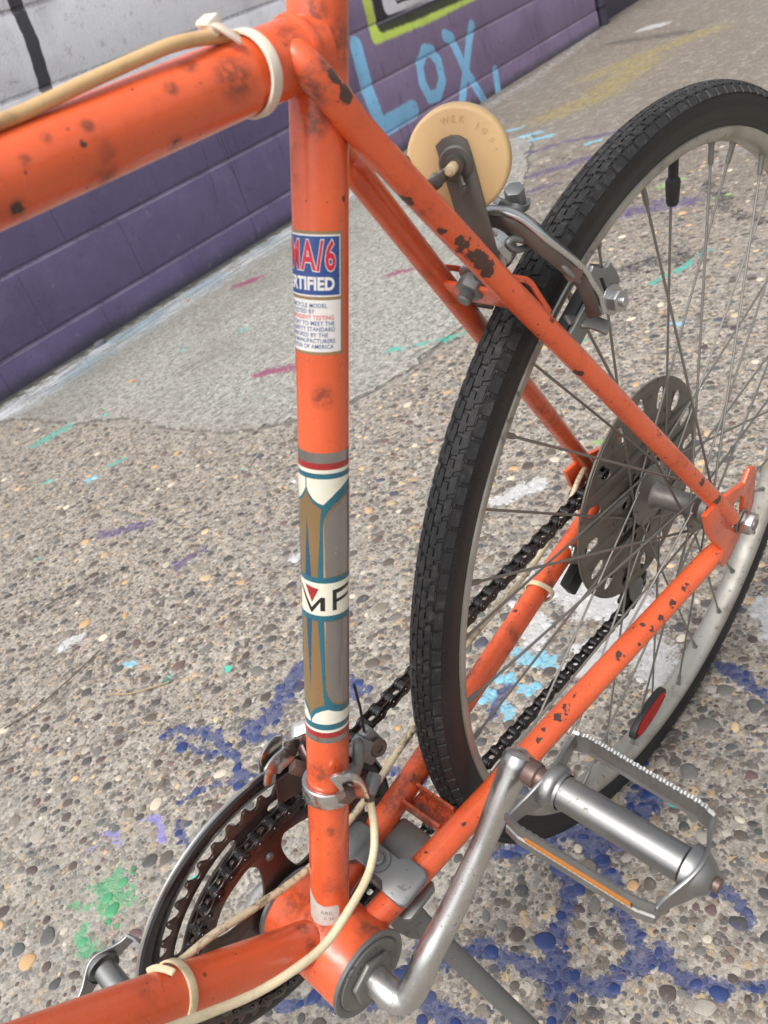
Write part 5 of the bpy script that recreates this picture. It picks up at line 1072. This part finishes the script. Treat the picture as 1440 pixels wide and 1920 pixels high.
x = MB(); x.lathe([(0.1, 0), (11, 0), (12.5, 3), (12.5, 9), (9, 12), (0.1, 12)], P(915, 480, 0), nrm(bx_ + np.array([-.2, 0, 0])), 32); x.build('pivot_boss', M_CHROME, bk)
x = MB(); plate(x, [(-9, -12), (4, -14), (10, -8), (9, 8), (2, 14), (-8, 12), (-10, 4)], [], 3, P(938, 440, -6), nrm([0.15, 0.98, 0.1]), nrm([0.2, 0, 1]), bev=0.6); x.build('back_plate', M_DUSTY, bk)
arm = spl([P(900, 398, -6), P(925, 394, 0), P(955, 398, 8), P(985, 412, 15), P(1025, 444, 24), P(1065, 476, 31), P(1095, 505, 35), P(1111, 535, 37), P(1118, 562, 36), P(1126, 582, 35)], 6)
x = MB(); k_ = len(arm); x.ribbon(arm, nrm([-0.3, 0.35, 1.0]), np.interp(np.arange(k_), [0, k_ * .5, k_ * .8, k_ - 1], [11, 12, 12, 9]), 3.0)
x.build('caliper_arm', M_CHROME, bk, bevel=0.8, label='long chrome caliper arm over the tyre')
dn = nrm([-0.1, -0.25, -1.0]) * 4.6; fw = np.array([5.0, 1.5, 0])
x = MB(); x.ribbon(arm[3:-3] + dn + fw, nrm([1, 0.5, 0.2]), 7.5, 2.0); x.build('arm_web', M_BRWEB, bk, bevel=0.4, label='rust-brown inner web of the caliper arm')
x = MB(); x.lathe([(0.1, -3), (5, -3), (6, 0), (5, 3), (0.1, 3)], P(1074, 508, 33), (0.5, 0.5, 0), 16); x.build('spring_rivet', M_RUSTY, bk)
x = MB(); sp1 = [P(940, 432, 6), P(955, 440, 8), P(975, 444, 12), P(988, 452, 14), P(985, 464, 14), P(965, 468, 13), P(952, 458, 12), P(962, 448, 13), P(985, 452, 16), P(1015, 466, 22), P(1045, 488, 28), P(1068, 512, 33), P(1098, 536, 35)]
x.tube(spl(sp1, 6), 1.9, 12); x.build('return_spring', M_GREY, bk)
x = MB(); x.ribbon(spl([P(930, 455, -8), P(918, 470, -14), P(905, 505, -20), P(900, 545, -24), P(906, 575, -26)], 5), (0.8, 0.2, 0.5), 14, 3); x.build('caliper_arm', M_DUSTY, bk, bevel=0.8)
x = MB(); x.ribbon(spl([P(925, 372, -14), P(950, 384, -12), P(972, 384, -14), P(975, 372, -18)], 4), nrm([-.3, .3, 1]), 12, 4); hexprof(x, P(968, 385, -14), nrm([0.3, 0.2, 0.9]), 6, 12); x.build('cable_anchor', M_GREY, bk, bevel=0.8)
x = MB(); x.ribbon(spl([P(890, 560, -16), P(905, 568, -16), P(922, 562, -16), P(930, 556, -16)], 4), (0.5, 0, 0.85), 8, 3); x.build('spacer_plate', M_GREY, bk, bevel=0.8)
# brake shoe: slotted bracket, bolt, rubber block and wheel guide
bracket = [(1108, 498), (1128, 505), (1148, 500), (1158, 520), (1152, 560), (1140, 588), (1118, 590), (1104, 560), (1100, 525)]
yb = 31.0; sl = [(1120, 522), (1126, 520), (1137, 548), (1131, 552)]
x = MB(); plate(x, [lp(*q, yb) for q in bracket], [[lp(*q, yb) for q in sl]], 3.2, (0, yb, 0), bev=0.5); x.build('shoe_bracket', M_GREY, bk)
x = MB(); bq = P(1146, 562, 33); ab = nrm([0.12, 1, 0.1]); x.lathe([(0.1, 0), (9.2, 0), (9.2, 1.6), (0.1, 1.6)], bq, ab, 28); hexprof(x, bq + ab * 1.6, ab, 6.8, 6); x.lathe([(0.1, 0), (3.2, 0), (3.0, 3.0), (0.1, 3)], bq + ab * 7.6, ab, 16); x.build('shoe_bolt', M_ALU, bk, bevel=0.6)
rimt = nrm(P(1040, 580, 14) - P(1095, 470, 14)); pc = P(1092, 572, 17); rdn = nrm((HC - pc) * [1, 0, 1]); rtn = np.cross(rdn, [0, 1, 0])
if rtn[2] > 0: rtn = -rtn
x = MB(); plate(x, [(-25, -6), (25, -6), (25, 6), (-25, 6)], [], 9, pc + np.array([0, -1.5, 0]), rtn, rdn, bev=1.0); x.build('brake_block', M_PAD, bk)
x = MB(); plate(x, [(-27, -7.5), (27, -7.5), (27, 7.5), (-27, 7.5)], [], 3.4, pc + np.array([0, 6.2, 0]), rtn, rdn, bev=0.8); x.build('shoe_holder', M_GREY, bk)
x = MB(); x.ribbon(spl([P(1062, 600, 20), P(1085, 602, 22), P(1110, 604, 28), P(1142, 616, 36)], 5), (0.2, 0.5, 1), [7] * 6 + [10] * 10, 2.4); x.build('wheel_guide', M_DUSTY, bk, bevel=0.8)

# --- tan round reflector seen from behind, on its strap
rfl = empty('rear_reflector', bike)
RC0 = P(858, 292, 0); xp = -232.0
def PX(px_, py_, x_):
    d = CAM_R @ np.array([(px_ - 720) / FPX, -(py_ - 960) / FPX, -1]); t = (x_ - CAM_O[0]) / d[0]; return CAM_O + t * d
RC0 = PX(857, 304, -228); rn = nrm([1, 0.50, 0.06]); 
x = MB(); x.lathe([(0.1, 0), (23.8, 0), (25.2, -0.7), (25.8, -2.0), (25.8, -6.5), (24.6, -8.5), (0.1, -8.8)], RC0, rn, 90); x.build('reflector_body', M_DISCTAN, rfl, angle=50)
def text_mesh(body, size, ext=0.0, off=0.0, space=1.0, align='CENTER'):
    cu = bpy.data.curves.new('t', 'FONT'); cu.body = body; cu.size = size; cu.extrude = ext; cu.offset = off; cu.space_character = space; cu.align_x = align; cu.align_y = 'CENTER'; cu.resolution_u = 3
    return _conv(cu)
ru = nrm(np.cross([0, 0, 1], rn)); rv_ = np.cross(rn, ru)
for body, a0, da in (('SAE A', 205, 13), ('WEK IC', 100, -12), ('109', 38, -13), ('76', -62, 12)):
    x = MB(); 
    for i, ch in enumerate(body):
        if ch == ' ': continue
        a = math.radians(a0 + i * da); V_, F_ = text_mesh(ch, 4.2, 0.16); rot = a - math.pi / 2 if da < 0 else a + math.pi / 2
        X = V_[:, 0] * math.cos(rot) - V_[:, 1] * math.sin(rot) + 19.5 * math.cos(a); Y = V_[:, 0] * math.sin(rot) + V_[:, 1] * math.cos(rot) + 19.5 * math.sin(a)
        x.add(RC0 + X[:, None] * ru + Y[:, None] * rv_ + (V_[:, 2:3] + 0.05) * rn, F_)
    x.build('raised_lettering', M_DISCTAN, rfl, angle=30)
# strap
s0_ = RC0 + rn * 1.2; sb = P(938, 478, -2); sd_ = nrm(sb - s0_); up_ = rn
x = MB(); su = nrm(sd_ - rn * (sd_ @ rn)); sw = np.cross(rn, su); Ls = np.linalg.norm(sb - s0_)
o_ = [(-9 + 1.5, -5.5), (-9, -3), (-9, 3)] if False else []
outl = [(-12 - 0 + 0, -3)] ; outl = [(-10.5, -7.5), (-12.5, -3.5), (-12.8, 1), (-11.5, 5), (-8.5, 8), (-2, 8.4), (Ls * .5, 7.8), (Ls, 7.4), (Ls, -8.2), (Ls * .5, -7.6), (-1, -7.6)]
plate(x, outl, [], 1.8, s0_, su, sw, bev=0.3); x.build('strap', M_STRAP, rfl)
x = MB(); x.lathe([(3, 0), (8, 0), (8.6, .8), (7.6, 1.9), (3, 2.4)], s0_ + rn * 0.9, rn, 28); x.tube([s0_ + rn * 2, s0_ + rn * 7], [5.4, 4.6], 18); x.build('wing_nut_hub', M_STRAP, rfl)
for sg_ in (-1, 1):
    x = MB(); w_dir = nrm(-ru * 0.85 * 1 - rv_ * 0.5) if sg_ < 0 else nrm(ru * 0.35 - rv_ * 0.95)
    pts = [s0_ + rn * 5 + w_dir * 3.5, s0_ + rn * 6.5 + w_dir * 7, s0_ + rn * 8.5 + w_dir * 11, s0_ + rn * 10 + w_dir * (15 if sg_ < 0 else 11.5)]
    x.tube(spl(pts, 5), [2.5] * 4 + [3.2] * 4 + [3.9] * 4 + [3.6, 3.3, 2.6, 1.4][:4], 14, sq=0.4); x.build('wing', M_STRAP, rfl)
x = MB(); x.tube([s0_ + rn * 3, s0_ + rn * 14, s0_ + rn * 14.6], [2.7, 2.7, 2.2], 18); x.tube([s0_ + rn * 14.6, s0_ + rn * 15.8], [1.5, 1.3], 12); x.build('screw', plain('cream screw', (0.62, 0.50, 0.32), 0.5, 0.15, 300, dirt=(0.2, 0.15, 0.08), damt=0.4), rfl)

# --- decals wrapped on the seat tube: u = arc length (mm) toward the rear, s = height along the tube
def wrap(V2, F2, lay, parent, name, m_, label=None):
    me = bpy.data.meshes.new('t'); me.from_pydata([(float(v[0]), float(v[1]), 0) for v in V2], [], F2); bm = bmesh.new(); bm.from_mesh(me)
    us = [v.co.x for v in bm.verts]; lo, hi = min(us), max(us); k = math.floor(lo / 1.2)
    while k * 1.2 < hi:
        bmesh.ops.bisect_plane(bm, geom=bm.verts[:] + bm.edges[:] + bm.faces[:], plane_co=(k * 1.2, 0, 0), plane_no=(1, 0, 0)); k += 1
    R_ = RST + 0.10 + lay * 0.035
    for v in bm.verts:
        ph = v.co.x / RST; q = ST * v.co.y + R_ * (math.cos(ph) * E1 + math.sin(ph) * E2); q = (q + OFF) / 1000; v.co = q
    bm.normal_update()
    for f in bm.faces:
        c = f.calc_center_median(); c = np.array(c) * 1000 - OFF; rad_ = c - ST * (c @ ST)
        if Vector(rad_).dot(f.normal) < 0: f.normal_flip()
    bm.to_mesh(me); bm.free(); me.materials.append(m_); me.shade_smooth(); me.name = name
    return link(name, me, parent, label)
def poly2(pts, lay, parent, name, m_, **k): return wrap(pts, [tuple(range(len(pts)))], lay, parent, name, m_, **k)
def rect(u0, u1, s0, s1, *a, **k): return poly2([(u0, s0), (u1, s0), (u1, s1), (u0, s1)], *a, **k)
def wtext(body, size, u, s, lay, parent, name, m_, off=0.0, sxx=1.0, align='CENTER', space=1.0):
    V_, F_ = text_mesh(body, size, 0, off, space, align); return wrap([(u + v[0] * sxx, s + v[1]) for v in V_], [tuple(f) for f in F_], lay, parent, name, m_)
# safety sticker
stk = empty('safety_sticker', bike, 'blue and white safety certification sticker')
rect(-38, 1.3, 387.2, 439.6, 0, stk, 'gold_border', I_GOLD); rect(-37.2, 0.1, 412.6, 438.2, 1, stk, 'white_panel', I_WHITE); rect(-36.6, -0.5, 413.3, 437.5, 2, stk, 'blue_panel', I_BLUE)
rect(-37.2, 0.1, 388.6, 411.2, 1, stk, 'text_panel', I_WHITE)
wtext('BMA/6', 17.0, -2.4, 429.0, 3, stk, 'outline_lettering', I_WHITE, 0.80, 0.58, 'RIGHT', 1.12); wtext('BMA/6', 17.0, -2.4, 429.0, 4, stk, 'red_lettering', I_RED, 0.40, 0.58, 'RIGHT', 1.12)
wtext('CERTIFIED', 7.4, -3.0, 417.8, 3, stk, 'white_lettering', I_WHITE, 0.28, 0.84, 'RIGHT')
for i, (t, m_) in enumerate((('THIS BICYCLE MODEL', I_TEXT), ('WAS TESTED BY', I_TEXT), ('INDEPENDENT TESTING', I_PINK), ('LABORATORY TO MEET THE', I_TEXT), ('BMA SAFETY STANDARD', I_TEXT), ('SPONSORED BY THE', I_TEXT), ('BICYCLE MANUFACTURERS', I_TEXT), ('ASSOCIATION OF AMERICA', I_TEXT))):
    end = (-6.5, -12, -3.4, -3.2, -3.0, -6.2, -3.0, -3.8)[i]; wtext(t, 2.65, end, 408.7 - i * 2.55, 3, stk, 'small_lettering', m_, 0.035, 0.86, 'RIGHT', 1.06)
# maker's band
hb_ = empty('head_band_decal', bike, 'silver, cream and teal maker band round the seat tube')
YS = [(850, 340.8), (945, 315.0), (1060, 281.6), (1100, 269.5), (1160, 250.5), (1260, 217.5), (1310, 200.2), (1375, 177.0), (1390, 171.2), (1393, 170)]
def s_of(y): return float(np.interp(y, [a for a, _ in YS], [b for _, b in YS]))
U0 = -18.2; FU = 2 * math.pi * RST
rect(-50, 26.5, s_of(1393), s_of(850), 0, hb_, 'silver_foil', I_FOIL)
rect(-50, 26.5, s_of(1383.5), s_of(869), 1, hb_, 'red_stripe', I_DRED)
rect(-50, 26.5, s_of(1374), s_of(881), 2, hb_, 'cream_stripe', I_CREAM)
rect(-50, 26.5, s_of(1369), s_of(888), 3, hb_, 'teal_field', I_TEAL)
def mir(pts): return pts + [(-x_, s_) for x_, s_ in pts[::-1]]
def both(pts, *a, **k):
    for s in (1, -1): poly2([(U0 + s * x_, s_) for x_, s_ in pts], *a, **k)
# upper half
both([(0.35, s_of(898)), (0.35, s_of(916)), (1.6, s_of(926)), (3.6, s_of(936)), (6.0, s_of(943)), (8.7, s_of(947)), (11.2, s_of(938)), (15, s_of(925)), (20, s_of(913)), (25, s_of(906)), (31, s_of(903)), (38, s_of(902)), (38, s_of(898))], 4, hb_, 'cream_scallop', I_CREAM)
poly2([(U0 + x_, s_) for x_, s_ in mir([(0.0, s_of(919)), (0.9, s_of(930)), (3.0, s_of(941)), (6.0, s_of(950)), (7.9, s_of(955)), (7.4, s_of(968)), (7.1, s_of(985)), (6.6, s_of(1020)), (5.4, s_of(1084))])], 4, hb_, 'bronze_panel', I_TANG)
poly2([(U0 - 2.0, s_of(1084)), (U0 + 2.0, s_of(1084)), (U0, s_of(970))], 5, hb_, 'navy_spike', I_NAVY)
pan = [(8.6, s_of(1083)), (8.6, s_of(985)), (9.2, s_of(972)), (11, s_of(960)), (14, s_of(948)), (19, s_of(936)), (25, s_of(928)), (32, s_of(925)), (38, s_of(924)), (38, s_of(1083))]
both(pan, 4, hb_, 'bronze_outline', I_TANG)
both([(9.5, s_of(1081)), (9.6, s_of(986)), (10.3, s_of(974)), (12, s_of(963)), (15, s_of(952)), (19.5, s_of(940)), (25, s_of(932)), (32, s_of(929)), (38, s_of(928)), (38, s_of(1081))], 5, hb_, 'silver_panel', I_FOIL)
# lower half
poly2([(U0 + x_, s_) for x_, s_ in mir([(0.0, s_of(1346)), (0.8, s_of(1338)), (2.8, s_of(1330)), (6.0, s_of(1324)), (8.0, s_of(1321)), (7.4, s_of(1300)), (6.8, s_of(1260)), (5.2, s_of(1165))])], 4, hb_, 'bronze_panel', I_TANG)
poly2([(U0 - 1.8, s_of(1163)), (U0 + 1.8, s_of(1163)), (U0, s_of(1296))], 5, hb_, 'navy_spike', I_NAVY)
both([(8.6, s_of(1165)), (8.8, s_of(1290)), (10, s_of(1305)), (12.5, s_of(1318)), (17, s_of(1326)), (23, s_of(1327)), (30, s_of(1322)), (34, s_of(1312)), (38, s_of(1300)), (38, s_of(1165))], 4, hb_, 'bronze_outline', I_TANG)
both([(9.5, s_of(1167)), (9.8, s_of(1289)), (11, s_of(1303)), (13.2, s_of(1314)), (17.2, s_of(1322)), (23, s_of(1323)), (29.6, s_of(1318)), (33.5, s_of(1308)), (38, s_of(1296)), (38, s_of(1167))], 5, hb_, 'silver_panel', I_FOIL)
both([(0.35, s_of(1358)), (0.7, s_of(1351)), (3.0, s_of(1340)), (6.5, s_of(1333)), (10, s_of(1330)), (13, s_of(1334)), (18, s_of(1339)), (24, s_of(1340)), (31, s_of(1336)), (38, s_of(1330)), (38, s_of(1358))], 4, hb_, 'cream_scallop', I_CREAM)
rect(-50, 26.5, s_of(1154), s_of(1094), 6, hb_, 'cream_band', I_CREAM)
t_ = s_of(1104); b_ = s_of(1145)
poly2([(-20.4, t_ + 1.2), (-12.2, t_ - 0.2), (-16.0, t_ - 8.6)], 7, hb_, 'red_triangle', I_DRED)
for pg in ([(-22.6, t_ - 0.6), (-16.2, b_ + 1.6), (-11.4, t_ - 5.0), (-9.2, t_ - 5.0), (-9.2, b_), (-11.6, b_), (-11.6, t_ - 7.8), (-15.9, b_ - 1.4), (-16.8, b_ - 1.4), (-24.2, t_ - 0.6)], [(-5.4, b_), (-3.2, b_), (-3.2, b_ + 4.6), (4.6, b_ + 6.0), (5.0, b_ + 8.0), (-3.2, b_ + 6.6), (-3.2, t_ - 3.2), (5.6, t_ - 1.8), (6.0, t_ + 0.4), (-5.4, t_ - 1.0)],
           [(-32, b_), (-26.6, t_ - 0.6), (-25, t_ - 0.6), (-25, b_), (-27, b_), (-27, b_ + 3), (-28.5, b_ + 3), (-30, b_)]):
    poly2(pg, 7, hb_, 'black_letter', I_BLACK)
# worn label at the foot of the tube
lb = empty('worn_label', bike, 'worn silver label at the foot of the seat tube')
poly2([(-26, 26), (-23, 22.5), (-15, 21.8), (-5, 22.5), (-3.4, 24), (-2.8, 40), (-3.6, 42.6), (-6, 43.6), (-12, 42.6), (-17, 43.5), (-22, 48), (-26, 51)], 0, lb, 'silver_paper', M_WHITELBL)
wtext('ARK.', 4.2, -10.5, 36.8, 1, lb, 'faded_lettering', I_GREYT); wtext('0 38', 3.8, -9.5, 32.2, 1, lb, 'faded_lettering', I_GREYT)
